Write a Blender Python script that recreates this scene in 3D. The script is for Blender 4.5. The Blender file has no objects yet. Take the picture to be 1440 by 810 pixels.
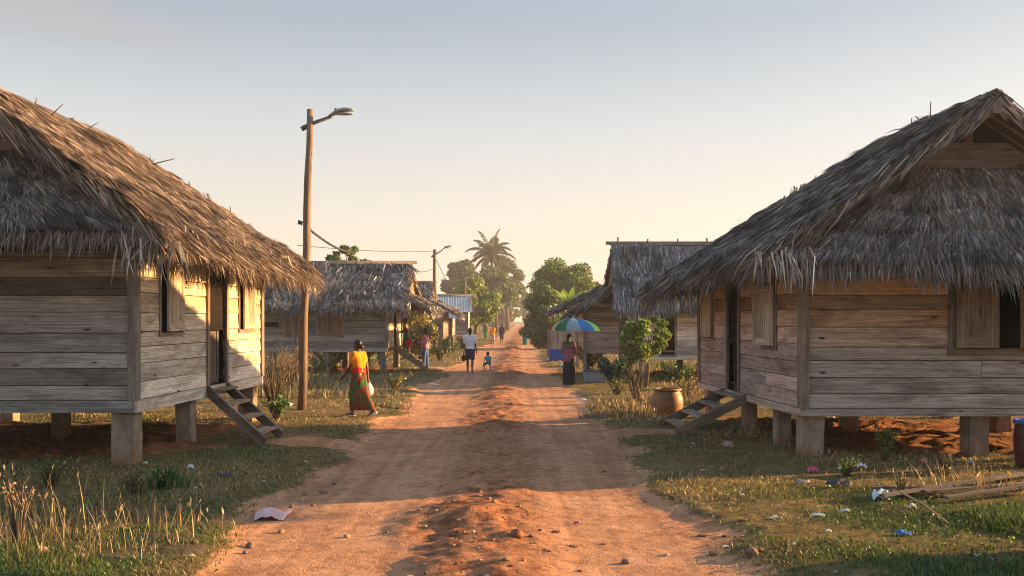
import bpy, bmesh, math, random
import numpy as np
from mathutils import Vector, Matrix

R = math.radians
rng = np.random.default_rng(7)
random.seed(7)
scene = bpy.context.scene
COL = scene.collection
FPX, CX, HY, CAMZ = 1300.0, 720.0, 448.0, 2.06      # focal length in photo pixels, vanishing column, horizon row, eye height
SUN_EL, SUN_AZ = R(12.0), R(75.0)                    # azimuth clockwise from +Y (away from the camera)

# ------------------------------------------------------------------ noise (numpy)
def _hash(ix, iy, s):
    n = (ix.astype(np.int64) * 374761393 + iy.astype(np.int64) * 668265263 + s * 974711) & 0xffffffff
    n = ((n ^ (n >> 13)) * 1274126177) & 0xffffffff
    return ((n ^ (n >> 16)) & 0xffff) / 65535.0

def vnoise(x, y, s=0):
    x = np.asarray(x, float); y = np.asarray(y, float)
    ix = np.floor(x); iy = np.floor(y)
    fx = x - ix; fy = y - iy
    fx = fx * fx * (3 - 2 * fx); fy = fy * fy * (3 - 2 * fy)
    a = _hash(ix, iy, s); b = _hash(ix + 1, iy, s); c = _hash(ix, iy + 1, s); d = _hash(ix + 1, iy + 1, s)
    return (a * (1 - fx) + b * fx) * (1 - fy) + (c * (1 - fx) + d * fx) * fy

def fbm(x, y, oct=4, s=0, gain=0.5):
    t = 0; amp = 1; tot = 0
    for k in range(oct):
        t = t + amp * vnoise(np.asarray(x) * 2 ** k + 17.3 * k, np.asarray(y) * 2 ** k - 9.1 * k, s + k)
        tot += amp; amp *= gain
    return t / tot

def sstep(a, b, x):
    t = np.clip((np.asarray(x, float) - a) / (b - a), 0, 1)
    return t * t * (3 - 2 * t)

# ------------------------------------------------------------------ the lie of the land
def road_shift(y): return 0.0135 * np.maximum(0, np.asarray(y, float) - 45)
def road_left(y):  return -2.62 + 0.32 * sstep(30, 75, y) + road_shift(y)
def road_right(y): return 1.78 + 0.40 * (1 - sstep(7, 12.5, y)) - 0.30 * sstep(35, 75, y) + road_shift(y)

def road_mask(x, y):
    x = np.asarray(x, float); y = np.asarray(y, float)
    w = (fbm(x * 0.9, y * 0.9, 4, 3) - 0.5) * 1.3 + (fbm(x * 0.25, y * 0.25, 2, 9) - 0.5) * 0.7
    l = sstep(-0.22, 0.22, x - road_left(y) + w)
    r = sstep(-0.28, 0.28, road_right(y) - x + w)
    return l * r

def seg_dist(x, y, pts):
    d = np.full(np.shape(x), 1e9)
    for (ax, ay), (bx, by) in zip(pts[:-1], pts[1:]):
        vx, vy = bx - ax, by - ay
        t = np.clip(((x - ax) * vx + (y - ay) * vy) / (vx * vx + vy * vy), 0, 1)
        d = np.minimum(d, np.hypot(x - ax - t * vx, y - ay - t * vy))
    return d

PATHS = [[(-3.75, 15.35), (-3.2, 15.2), (-2.3, 15.0)], [(3.0, 16.55), (2.3, 16.6), (1.4, 16.3)],
         [(-3.6, 38.3), (-2.9, 38.2), (-2.2, 37.6)]]
def path_mask(x, y):
    x = np.asarray(x, float); y = np.asarray(y, float)
    m = np.zeros(np.shape(x))
    for i, p in enumerate(PATHS):
        w = 0.42 + (fbm(x * 1.3, y * 1.3, 3, 40 + i) - 0.5) * 0.5
        m = np.maximum(m, 1 - sstep(w - 0.15, w + 0.2, seg_dist(x, y, p)))
    return m

BARE = [(-10.6, -4.9, 13.3, 17.6), (4.5, 9.9, 14.0, 18.6), (-11, -4.8, 34.5, 37.6), (4.3, 10, 31.8, 35.5)]
def bare_mask(x, y):
    x = np.asarray(x, float); y = np.asarray(y, float)
    m = np.zeros(np.shape(x)); w = (fbm(x * 1.1, y * 1.1, 3, 60) - 0.5) * 1.6
    for x0, x1, y0, y1 in BARE:
        d = np.minimum(np.minimum(x - x0, x1 - x), np.minimum(y - y0, y1 - y))
        m = np.maximum(m, sstep(-0.3, 0.35, d + w))
    return m

def hump(x, y):
    c = -0.28 + road_shift(y)
    w = 0.62 + 0.5 * (fbm(np.asarray(x) * 0 + 3.3, np.asarray(y) * 0.35, 3, 23) - .4); c = c + 0.5 * (fbm(np.asarray(x) * 0 + 8.1, np.asarray(y) * 0.22, 2, 24) - .5)
    return np.exp(-np.abs((np.asarray(x) - c + 0.5 * (fbm(np.asarray(x) * 1.4, np.asarray(y) * 1.1, 3, 27) - .5)) / w) ** 2.6) * (0.6 + 0.45 * sstep(.3, .6, fbm(np.asarray(x) * .3, np.asarray(y) * .33, 2, 28)))

def ground_h(x, y):
    x = np.asarray(x, float); y = np.asarray(y, float)
    rm = road_mask(x, y); hp = hump(x, y); bm_ = bare_mask(x, y)
    near = 1 - sstep(60, 120, y)
    h = 0.05 * (fbm(x * 0.3, y * 0.3, 3, 1) - 0.5)
    big = fbm(x * 0.55 + 3, y * 0.42, 3, 21)
    rough = fbm(x * 2.6, y * 2.2, 4, 5)
    h = h + rm * hp * near * (0.03 + 0.075 * sstep(0.32, 0.75, big) + 0.15 * (rough - 0.45) + 0.07 * (fbm(x * 7, y * 6, 3, 15) - 0.5))
    h = h - rm * near * 0.035 + rm * near * 0.012 * (fbm(x * 3, y * 0.9, 3, 8) - 0.5)
    h = h + (1 - rm) * near * (0.035 + 0.05 * (fbm(x * 1.7, y * 1.7, 3, 12) - 0.5))
    h = h + bm_ * near * (0.14 * (fbm(x * 1.9, y * 3.1, 3, 31, 0.6) - 0.42) + 0.20 * (fbm(x * 4.6, y * 6.5, 3, 34, .6) - .5))
    return h

def gz(x, y): return float(ground_h(np.array([x]), np.array([y]))[0])

def G(px, py):
    """the point of the ground seen at a photo pixel"""
    d = FPX * CAMZ / (py - HY)
    x = (px - CX) * d / FPX
    return Vector((x, d, gz(x, d)))

# ------------------------------------------------------------------ mesh builder
class MB:
    def __init__(s):
        s.V = []; s.L = []; s.T = []; s.G = []; s.C = []; s.n = 0
    def add(s, verts, faces, grain=None, tint=(1, 1, 1)):
        v = np.asarray(verts, float).reshape(-1, 3)
        s.V.append(v)
        s.G.append(np.asarray(grain, float).reshape(-1, 3) if grain is not None else v)
        t = np.asarray(tint, float)
        s.C.append(np.broadcast_to(t, (len(v), 3)) if t.ndim == 1 else t)
        if isinstance(faces, np.ndarray):
            s.L.append((faces + s.n).reshape(-1)); s.T.append(np.full(len(faces), faces.shape[1]))
        else:
            fl = [i for f in faces for i in f]
            s.L.append(np.array(fl, int) + s.n); s.T.append(np.array([len(f) for f in faces], int))
        s.n += len(v)
    # -- a box from eight corners: c[0..3] one end, c[4..7] the other; grain runs end to end
    def hexa(s, c, tint=(1, 1, 1)):
        c = [Vector(p) for p in c]
        l = (c[4] - c[0]).length; w = (c[1] - c[0]).length; h = (c[3] - c[0]).length
        o = np.array([random.uniform(0, 90), random.uniform(0, 90), random.uniform(0, 90)])
        g = np.array([(0, 0, 0), (0, w, 0), (0, w, h), (0, 0, h), (l, 0, 0), (l, w, 0), (l, w, h), (l, 0, h)]) + o
        f = [(0, 3, 2, 1), (4, 5, 6, 7), (0, 1, 5, 4), (1, 2, 6, 5), (2, 3, 7, 6), (3, 0, 4, 7)]
        s.add([tuple(p) for p in c], f, g, tint)
    def beam(s, p0, p1, w, h, up=(0, 0, 1), tint=(1, 1, 1)):
        p0 = Vector(p0); p1 = Vector(p1); d = (p1 - p0).normalized(); up = Vector(up)
        if abs(d.dot(up)) > 0.98: up = Vector((0, 1, 0))
        sd = d.cross(up).normalized(); u = sd.cross(d).normalized()
        o = [sd * (a * w / 2) + u * (b * h / 2) for a, b in ((-1, -1), (1, -1), (1, 1), (-1, 1))]
        s.hexa([p0 + q for q in o] + [p1 + q for q in o], tint)
    def tube(s, pts, radii, n=10, tint=(1, 1, 1), cap=True, wob=0.0):
        pts = [Vector(p) for p in pts]
        if not hasattr(radii, '__len__'): radii = [radii] * len(pts)
        ref = Vector((0.31, 0.95, 0.1)); V = []; Gr = []; L = 0; o = random.uniform(0, 60)
        for i, p in enumerate(pts):
            t = (pts[min(i + 1, len(pts) - 1)] - pts[max(i - 1, 0)]).normalized()
            if i: L += (p - pts[i - 1]).length
            if abs(t.dot(ref)) > 0.95: ref = Vector((1, 0, 0.1))
            a = t.cross(ref).normalized(); b = t.cross(a).normalized()
            for k in range(n):
                an = 2 * math.pi * k / n; r = radii[i] * (1 + wob * random.uniform(-1, 1))
                V.append(p + (a * math.cos(an) + b * math.sin(an)) * r)
                Gr.append((L + o, r * math.cos(an) + o, r * math.sin(an)))
        F = [(i * n + k, i * n + (k + 1) % n, (i + 1) * n + (k + 1) % n, (i + 1) * n + k) for i in range(len(pts) - 1) for k in range(n)]
        if cap: F += [tuple(range(n))[::-1], tuple(range((len(pts) - 1) * n, len(pts) * n))]
        s.add([tuple(v) for v in V], F, Gr, tint)
    def lathe(s, prof, c=(0, 0, 0), n=32, tint=(1, 1, 1), wob=0.0):
        V = []
        for r, z in prof:
            for k in range(n):
                a = 2 * math.pi * k / n; q = r * (1 + wob * math.sin(2 * a + 1))
                V.append((c[0] + q * math.cos(a), c[1] + q * math.sin(a), c[2] + z))
        F = [(i * n + k, i * n + (k + 1) % n, (i + 1) * n + (k + 1) % n, (i + 1) * n + k) for i in range(len(prof) - 1) for k in range(n)]
        s.add(V, F, None, tint)
    def ball(s, c, r, n=12, m=8, tint=(1, 1, 1), rot=None, lump=0.0, seed=0):
        if not hasattr(r, '__len__'): r = (r, r, r)
        V = []; c = Vector(c)
        for i in range(m + 1):
            th = math.pi * i / m
            for k in range(n):
                ph = 2 * math.pi * k / n
                d = Vector((math.sin(th) * math.cos(ph), math.sin(th) * math.sin(ph), math.cos(th)))
                q = 1.0
                if lump: q = 1 + lump * (float(fbm(np.array([d.x * 1.7 + seed]), np.array([d.y * 1.7 + d.z * 2.1 + seed]), 3, seed % 50)[0]) - 0.5) * 2 * (math.sin(th) > 0.01)
                v = Vector((d.x * r[0], d.y * r[1], d.z * r[2])) * q
                if rot is not None: v = rot @ v
                V.append(tuple(c + v))
        F = [(i * n + k, (i + 1) * n + k, (i + 1) * n + (k + 1) % n, i * n + (k + 1) % n) for i in range(m) for k in range(n)]
        s.add(V, F, None, tint)
    def capsule(s, p0, r0, p1, r1, n=12, m=4):
        p0 = Vector(p0); p1 = Vector(p1); d = p1 - p0
        if d.length < 1e-5: d = Vector((0, 0, 1e-4))
        d.normalize(); a = d.orthogonal().normalized(); b = d.cross(a)
        rings = []
        for i in range(m + 1):
            t = -math.pi / 2 * (1 - i / m) ; rings.append((p0 + d * (r0 * math.sin(t)), max(r0 * math.cos(t), 1e-4)))
        for i in range(m + 1):
            t = math.pi / 2 * i / m; rings.append((p1 + d * (r1 * math.sin(t)), max(r1 * math.cos(t), 1e-4)))
        V = [tuple(c + (a * math.cos(2 * math.pi * k / n) + b * math.sin(2 * math.pi * k / n)) * r) for c, r in rings for k in range(n)]
        F = [(i * n + k, i * n + (k + 1) % n, (i + 1) * n + (k + 1) % n, (i + 1) * n + k) for i in range(len(rings) - 1) for k in range(n)]
        F += [tuple(range(n))[::-1], tuple(range((len(rings) - 1) * n, len(rings) * n))]
        s.add(V, F)
    # -- many narrow leaves at once (straw, grass): arrays of root, direction, side, length, width
    def blades(s, b, d, sd, ln, w, droop, tint):
        N = len(b); ln = ln[:, None]; w = w[:, None]
        mid = b + d * ln * 0.55 + droop * ln * 0.12
        tip = b + d * ln + droop * ln * 0.45
        v = np.stack([b - sd * w * .42, b + sd * w * .42, mid - sd * w * .5, mid + sd * w * .5, tip], 1).reshape(-1, 3)
        q = np.arange(N)[:, None] * 5
        n0 = s.n
        s.V.append(v); s.G.append(v); s.C.append(np.repeat(tint, 5, 0))
        a = (q + np.array([0, 1, 3, 2])) + n0; c = (q + np.array([2, 3, 4])) + n0
        s.L.append(a.reshape(-1)); s.T.append(np.full(N, 4)); s.L.append(c.reshape(-1)); s.T.append(np.full(N, 3))
        s.n += 5 * N
    # -- many leaf quads (foliage): centre, along, across
    def leaves(s, c, al, ac, tint):
        N = len(c)
        v = np.stack([c - al, c + ac * .9 - al * .1, c + al, c - ac * .9 - al * .1], 1).reshape(-1, 3)
        f = np.arange(N)[:, None] * 4 + np.array([0, 1, 2, 3])
        s.add(v, f, None, np.repeat(tint, 4, 0))
    def mesh(s, name, off=(0, 0, 0), smooth=False):
        me = bpy.data.meshes.new(name)
        V = np.concatenate(s.V) - np.asarray(off, float); L = np.concatenate(s.L); T = np.concatenate(s.T)
        me.vertices.add(len(V)); me.vertices.foreach_set('co', V.astype(np.float32).ravel())
        me.loops.add(len(L)); me.loops.foreach_set('vertex_index', L.astype(np.int32))
        me.polygons.add(len(T))
        st = np.concatenate([[0], np.cumsum(T)[:-1]])
        me.polygons.foreach_set('loop_start', st.astype(np.int32))
        me.polygons.foreach_set('loop_total', T.astype(np.int32))
        me.polygons.foreach_set('use_smooth', np.full(len(T), bool(smooth)))
        me.update(calc_edges=True)
        a = me.attributes.new('tint', 'FLOAT_COLOR', 'POINT')
        C = np.concatenate([np.concatenate(s.C), np.ones((len(V), 1))], 1)
        a.data.foreach_set('color', C.astype(np.float32).ravel())
        g = me.attributes.new('grain', 'FLOAT_VECTOR', 'POINT')
        g.data.foreach_set('vector', np.concatenate(s.G).astype(np.float32).ravel())
        return me
    def build(s, name, mat, parent=None, smooth=False):
        off = ORG.get(parent.name, (0, 0, 0)) if parent is not None else (0, 0, 0)
        o = bpy.data.objects.new(name, s.mesh(name, off, smooth))
        COL.objects.link(o); o.data.materials.append(mat)
        if parent is not None: o.parent = parent
        ORG[o.name] = off
        return o

ORG = {}          # where each thing's base stands; parts keep their mesh relative to it
def tag(o, label=None, cat=None, group=None, kind=None):
    for k, v in (('label', label), ('category', cat), ('group', group), ('kind', kind)):
        if v: o[k] = v
    return o
def thing(name, loc, label, cat, group=None):
    o = bpy.data.objects.new(name, None); COL.objects.link(o)
    o.location = loc; o.empty_display_size = 0.2
    ORG[o.name] = tuple(loc)
    return tag(o, label, cat, group)
def single(mb, name, mat, loc, label, cat, group=None, smooth=False, kind=None):
    """a thing that is one mesh, its origin at its base"""
    o = bpy.data.objects.new(name, mb.mesh(name, loc, smooth)); COL.objects.link(o)
    o.data.materials.append(mat); o.location = loc; ORG[o.name] = tuple(loc)
    return tag(o, label, cat, group, kind)
def copy_tree(o, parent=None):
    c = o.copy(); COL.objects.link(c); c.parent = parent
    for ch in list(o.children): copy_tree(ch, c)
    return c

# ------------------------------------------------------------------ materials
MATS = {}
def newmat(name):
    m = bpy.data.materials.new(name); m.use_nodes = True
    nt = m.node_tree; nt.nodes.clear()
    out = nt.nodes.new('ShaderNodeOutputMaterial')
    MATS[name] = m
    return m, nt, out
def N(nt, typ, **kw):
    n = nt.nodes.new(typ)
    for k, v in kw.items():
        if k in n.inputs: n.inputs[k].default_value = v
        else: setattr(n, k, v)
    return n
def ramp(nt, stops, fac):
    r = nt.nodes.new('ShaderNodeValToRGB'); e = r.color_ramp.elements
    while len(e) < len(stops): e.new(0.5)
    for i, (p, c) in enumerate(stops):
        e[i].position = p; e[i].color = (c[0], c[1], c[2], 1) if hasattr(c, '__len__') else (c, c, c, 1)
    nt.links.new(fac, r.inputs['Fac'])
    return r.outputs['Color']
def mixc(nt, fac, a, b, mode='MIX'):
    m = nt.nodes.new('ShaderNodeMix'); m.data_type = 'RGBA'; m.blend_type = mode
    for sock, v in ((m.inputs[0], fac), (m.inputs[6], a), (m.inputs[7], b)):
        if isinstance(v, bpy.types.NodeSocket): nt.links.new(v, sock)
        elif hasattr(v, '__len__'): sock.default_value = (v[0], v[1], v[2], 1)
        else: sock.default_value = v
    return m.outputs[2]
def math_(nt, op, a, b=0.0, clamp=False):
    m = nt.nodes.new('ShaderNodeMath'); m.operation = op; m.use_clamp = clamp
    for i, v in enumerate((a, b)):
        if isinstance(v, bpy.types.NodeSocket): nt.links.new(v, m.inputs[i])
        else: m.inputs[i].default_value = v
    return m.outputs[0]
def attr(nt, name):
    a = nt.nodes.new('ShaderNodeAttribute'); a.attribute_name = name; return a
def scaled(nt, vec, sc):
    m = nt.nodes.new('ShaderNodeMapping'); m.inputs['Scale'].default_value = sc
    nt.links.new(vec, m.inputs['Vector']); return m.outputs[0]
def noise(nt, vec, scale, detail=4, rough=0.55, dist=0.0):
    n = N(nt, 'ShaderNodeTexNoise', Scale=scale, Detail=detail, Roughness=rough, Distortion=dist)
    nt.links.new(vec, n.inputs['Vector']); return n.outputs['Fac']
def bump(nt, h, strength=0.4, dist=0.02):
    b = N(nt, 'ShaderNodeBump', Strength=strength, Distance=dist)
    nt.links.new(h, b.inputs['Height']); return b.outputs['Normal']
def principled(nt, out, color, rough=0.85, normal=None, spec=0.25, metallic=0.0):
    p = N(nt, 'ShaderNodeBsdfPrincipled', Roughness=rough, Metallic=metallic)
    p.inputs['Specular IOR Level'].default_value = spec
    if isinstance(color, bpy.types.NodeSocket): nt.links.new(color, p.inputs['Base Color'])
    else: p.inputs['Base Color'].default_value = (*color, 1)
    if normal is not None: nt.links.new(normal, p.inputs['Normal'])
    nt.links.new(p.outputs[0], out.inputs['Surface'])
    return p

def wood_mat(name, lo=0.35, hi=1.2, dark=0.5, rough=0.82):
    """weathered timber: colour from each board's tint, streaks along the grain, knots and stains"""
    m, nt, out = newmat(name)
    g = attr(nt, 'grain').outputs['Vector']; t = attr(nt, 'tint').outputs['Color']
    streak = noise(nt, scaled(nt, g, (0.9, 46, 46)), 1.0, 5, 0.6, 0.5)
    fine = noise(nt, scaled(nt, g, (5, 130, 130)), 1.0, 3, 0.6)
    blot = noise(nt, scaled(nt, g, (0.9, 3.2, 3.2)), 1.0, 5, 0.62, 0.6)
    patch = noise(nt, scaled(nt, g, (2.6, 6.5, 6.5)), 1.0, 4, 0.6, 1.0)
    kn = N(nt, 'ShaderNodeTexVoronoi', Scale=1.0); nt.links.new(scaled(nt, g, (1.6, 4.5, 4.5)), kn.inputs['Vector'])
    c = mixc(nt, 1.0, t, ramp(nt, [(0.28, lo), (0.40, lo * .5 + hi * .42), (0.55, hi * .92), (0.72, hi * 1.05)], streak), 'MULTIPLY')
    c = mixc(nt, 1.0, c, ramp(nt, [(0.32, 0.6), (0.5, 1.0), (0.68, 1.2)], fine), 'MULTIPLY')
    c = mixc(nt, ramp(nt, [(0.47, 0.0), (0.70, 0.8)], blot), c, mixc(nt, 1.0, c, (dark * .85, dark * 0.72, dark * .62), 'MULTIPLY'))
    c = mixc(nt, ramp(nt, [(0.50, 0.0), (0.72, 0.7)], patch), c, mixc(nt, 1.0, c, (1.35, 1.3, 1.27), 'MULTIPLY'))
    c = mixc(nt, ramp(nt, [(0.05, 0.9), (0.11, 0.0)], kn.outputs['Distance']), c, (0.025, 0.016, 0.01))
    h = math_(nt, 'ADD', streak, math_(nt, 'MULTIPLY', fine, 0.4))
    principled(nt, out, c, rough, bump(nt, h, 0.4, 0.008))
    return m

def straw_mat(name, trans=0.12, var=True):
    m, nt, out = newmat(name)
    t = attr(nt, 'tint').outputs['Color']
    geo = nt.nodes.new('ShaderNodeNewGeometry')
    r = ramp(nt, [(0, 0.35), (0.35, 0.7), (0.7, 1.05), (1, 1.6)], geo.outputs['Random Per Island'])
    c = mixc(nt, 1.0, t, r, 'MULTIPLY') if var else t
    d = N(nt, 'ShaderNodeBsdfDiffuse', Roughness=0.3); nt.links.new(c, d.inputs['Color'])
    tr = N(nt, 'ShaderNodeBsdfTranslucent'); nt.links.new(c, tr.inputs['Color'])
    gl = N(nt, 'ShaderNodeBsdfGlossy', Roughness=0.45); gl.inputs['Color'].default_value = (0.6, 0.6, 0.6, 1)
    mx = N(nt, 'ShaderNodeMixShader', Fac=trans); nt.links.new(d.outputs[0], mx.inputs[1]); nt.links.new(tr.outputs[0], mx.inputs[2])
    m2 = N(nt, 'ShaderNodeMixShader', Fac=0.05); nt.links.new(mx.outputs[0], m2.inputs[1]); nt.links.new(gl.outputs[0], m2.inputs[2])
    nt.links.new(m2.outputs[0], out.inputs['Surface'])
    return m

def plain_mat(name, col, rough=0.7, var=0.25, sc=14, bmp=0.0, spec=0.3, metallic=0.0, col2=None):
    m, nt, out = newmat(name)
    tc = nt.nodes.new('ShaderNodeTexCoord').outputs['Object']
    n = noise(nt, tc, sc, 5, 0.6)
    c2 = col2 or tuple(v * (1 - var) for v in col)
    c = ramp(nt, [(0.3, c2), (0.7, tuple(min(1, v * (1 + var * .6)) for v in col))], n)
    principled(nt, out, c, rough, bump(nt, n, bmp, 0.02) if bmp else None, spec, metallic)
    return m

def cloth_mat(name, col, col2=None, sc=9, thr=0.5, rough=0.9):
    m, nt, out = newmat(name)
    tc = nt.nodes.new('ShaderNodeTexCoord').outputs['Object']
    fold = noise(nt, scaled(nt, tc, (9, 9, 2.2)), 1.0, 3, 0.5)
    if col2:
        n = noise(nt, tc, sc, 2, 0.5, 0.6); c = ramp(nt, [(thr - .03, col), (thr + .03, col2)], n)
    else:
        c = ramp(nt, [(0.3, tuple(v * .85 for v in col)), (0.7, col)], fold)
    principled(nt, out, c, rough, bump(nt, fold, 0.6, 0.03), 0.15)
    return m

M_WOOD = wood_mat('weathered_wood', 0.5, 1.15, 0.42)
M_POST = wood_mat('post_wood', 0.55, 1.15, 0.55)
m, nt, out = newmat('stilt_timber')
g = attr(nt, 'grain').outputs['Vector']; t = attr(nt, 'tint').outputs['Color']; pz = nt.nodes.new('ShaderNodeNewGeometry').outputs['Position']
n_ = noise(nt, scaled(nt, pz, (5, 5, 3)), 1.0, 6, 0.65); st_n = noise(nt, scaled(nt, g, (1.5, 30, 30)), 1.0, 4, .6)
sz = nt.nodes.new('ShaderNodeSeparateXYZ'); nt.links.new(pz, sz.inputs[0])
c = mixc(nt, 1.0, t, ramp(nt, [(0.3, .55), (.5, .95), (.7, 1.35)], n_), 'MULTIPLY'); c = mixc(nt, 1.0, c, ramp(nt, [(0.3, .8), (.7, 1.1)], st_n), 'MULTIPLY')
c = mixc(nt, ramp(nt, [(.02, .75), (.28, 0)], math_(nt, 'ADD', sz.outputs[2], math_(nt, 'MULTIPLY', math_(nt, 'SUBTRACT', n_, .5), .5))), c, (.24, .115, .055))     # splashed red earth round the foot
principled(nt, out, c, .9, bump(nt, n_, .4, .015), .15)
M_STILT = m
M_THATCH = straw_mat('thatch', 0.10)
M_GRASS = straw_mat('grass_blade', 0.32)
M_LEAF = straw_mat('leaf', 0.42)
m, nt, out = newmat('thatch_core')
tc = nt.nodes.new('ShaderNodeTexCoord').outputs['Object']
n_ = noise(nt, tc, 26, 5, 0.7)
principled(nt, out, ramp(nt, [(0.3, (0.025, 0.018, 0.013)), (0.7, (0.12, 0.088, 0.062))], n_), 0.95, bump(nt, n_, 0.9, 0.05), 0.1)
M_CORE = m
m, nt, out = newmat('bark')
g = attr(nt, 'grain').outputs['Vector']
n_ = noise(nt, scaled(nt, g, (5, 22, 22)), 1.0, 5, 0.6)
principled(nt, out, ramp(nt, [(0.3, (0.05, 0.035, 0.025)), (0.7, (0.2, 0.15, 0.1))], n_), 0.9, bump(nt, n_, 0.7, 0.03), 0.1)
M_BARK = m
M_IRON = plain_mat('lamp_metal', (0.30, 0.31, 0.32), 0.45, 0.3, 20, 0, 0.5, 0.7)
M_DARKIRON = plain_mat('arm_iron', (0.10, 0.095, 0.09), 0.6, 0.3, 20, 0, 0.4, 0.5)
M_GLASSY = plain_mat('lamp_lens', (0.35, 0.33, 0.28), 0.25, 0.1, 8, 0, 0.5)
M_CABLE = plain_mat('cable_rubber', (0.03, 0.03, 0.03), 0.6)
M_INSIDE = plain_mat('dark_inside', (0.03, 0.024, 0.02), 0.9)
m, nt, out = newmat('stone'); tc = nt.nodes.new('ShaderNodeTexCoord').outputs['Object']
n_ = noise(nt, tc, 18, 5, 0.6)
principled(nt, out, mixc(nt, 1.0, attr(nt, 'tint').outputs['Color'], ramp(nt, [(0.3, 0.6), (0.7, 1.2)], n_), 'MULTIPLY'), 0.9, bump(nt, n_, 0.6, 0.02), 0.2)
M_STONE = m
SUN_E, SUN_COL = 5.0, (1.0, 0.58, 0.24)
SKY_STR, SKY_DUST, EXPOSURE, HAZE_D = 0.15, 1.5, 1.9, 0.0009
SKY_TINT, SKY_CLOUD = (.95, .90, .87), (1.0, .93, .93)
SKY_H = [tuple(.61 * v for v in c) for c in ((.282, .220, .176), (.252, .220, .188), (.192, .192, .190), (.086, .102, .118), (.085, .10, .13))]
# ------------------------------------------------------------------ people
def remesh(mb, name, voxel, smooth=4, cuts=()):
    ob = bpy.data.objects.new('tmp', mb.mesh('tmp')); COL.objects.link(ob)
    a = ob.modifiers.new('r', 'REMESH'); a.mode = 'VOXEL'; a.voxel_size = voxel; a.use_smooth_shade = True
    b = ob.modifiers.new('s', 'SMOOTH'); b.factor = 0.5; b.iterations = smooth
    dg = bpy.context.evaluated_depsgraph_get()
    me = bpy.data.meshes.new_from_object(ob.evaluated_get(dg)); me.name = name
    old = ob.data; bpy.data.objects.remove(ob); bpy.data.meshes.remove(old)
    if cuts:
        bm = bmesh.new(); bm.from_mesh(me)
        for co, no in cuts:
            bmesh.ops.bisect_plane(bm, geom=bm.verts[:] + bm.edges[:] + bm.faces[:], plane_co=co, plane_no=no, clear_outer=True)
        bm.to_mesh(me); bm.free()
    for p in me.polygons: p.use_smooth = True
    return me
def part_mesh(me, name, mat, parent):
    o = bpy.data.objects.new(name, me); COL.objects.link(o); o.data.materials.append(mat); o.parent = parent
    ORG[o.name] = ORG[parent.name]
    return o

SKIN = plain_mat('skin_brown', (0.17, 0.085, 0.05), 0.5, 0.12, 5, 0, 0.35)
SKIN2 = plain_mat('skin_deep_brown', (0.11, 0.055, 0.035), 0.5, 0.12, 5, 0, 0.35)
HAIR = plain_mat('hair_black', (0.012, 0.010, 0.009), 0.45, 0.3, 60, 0.3, 0.4)
EYE = plain_mat('eye_white', (0.5, 0.48, 0.45), 0.3)

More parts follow.
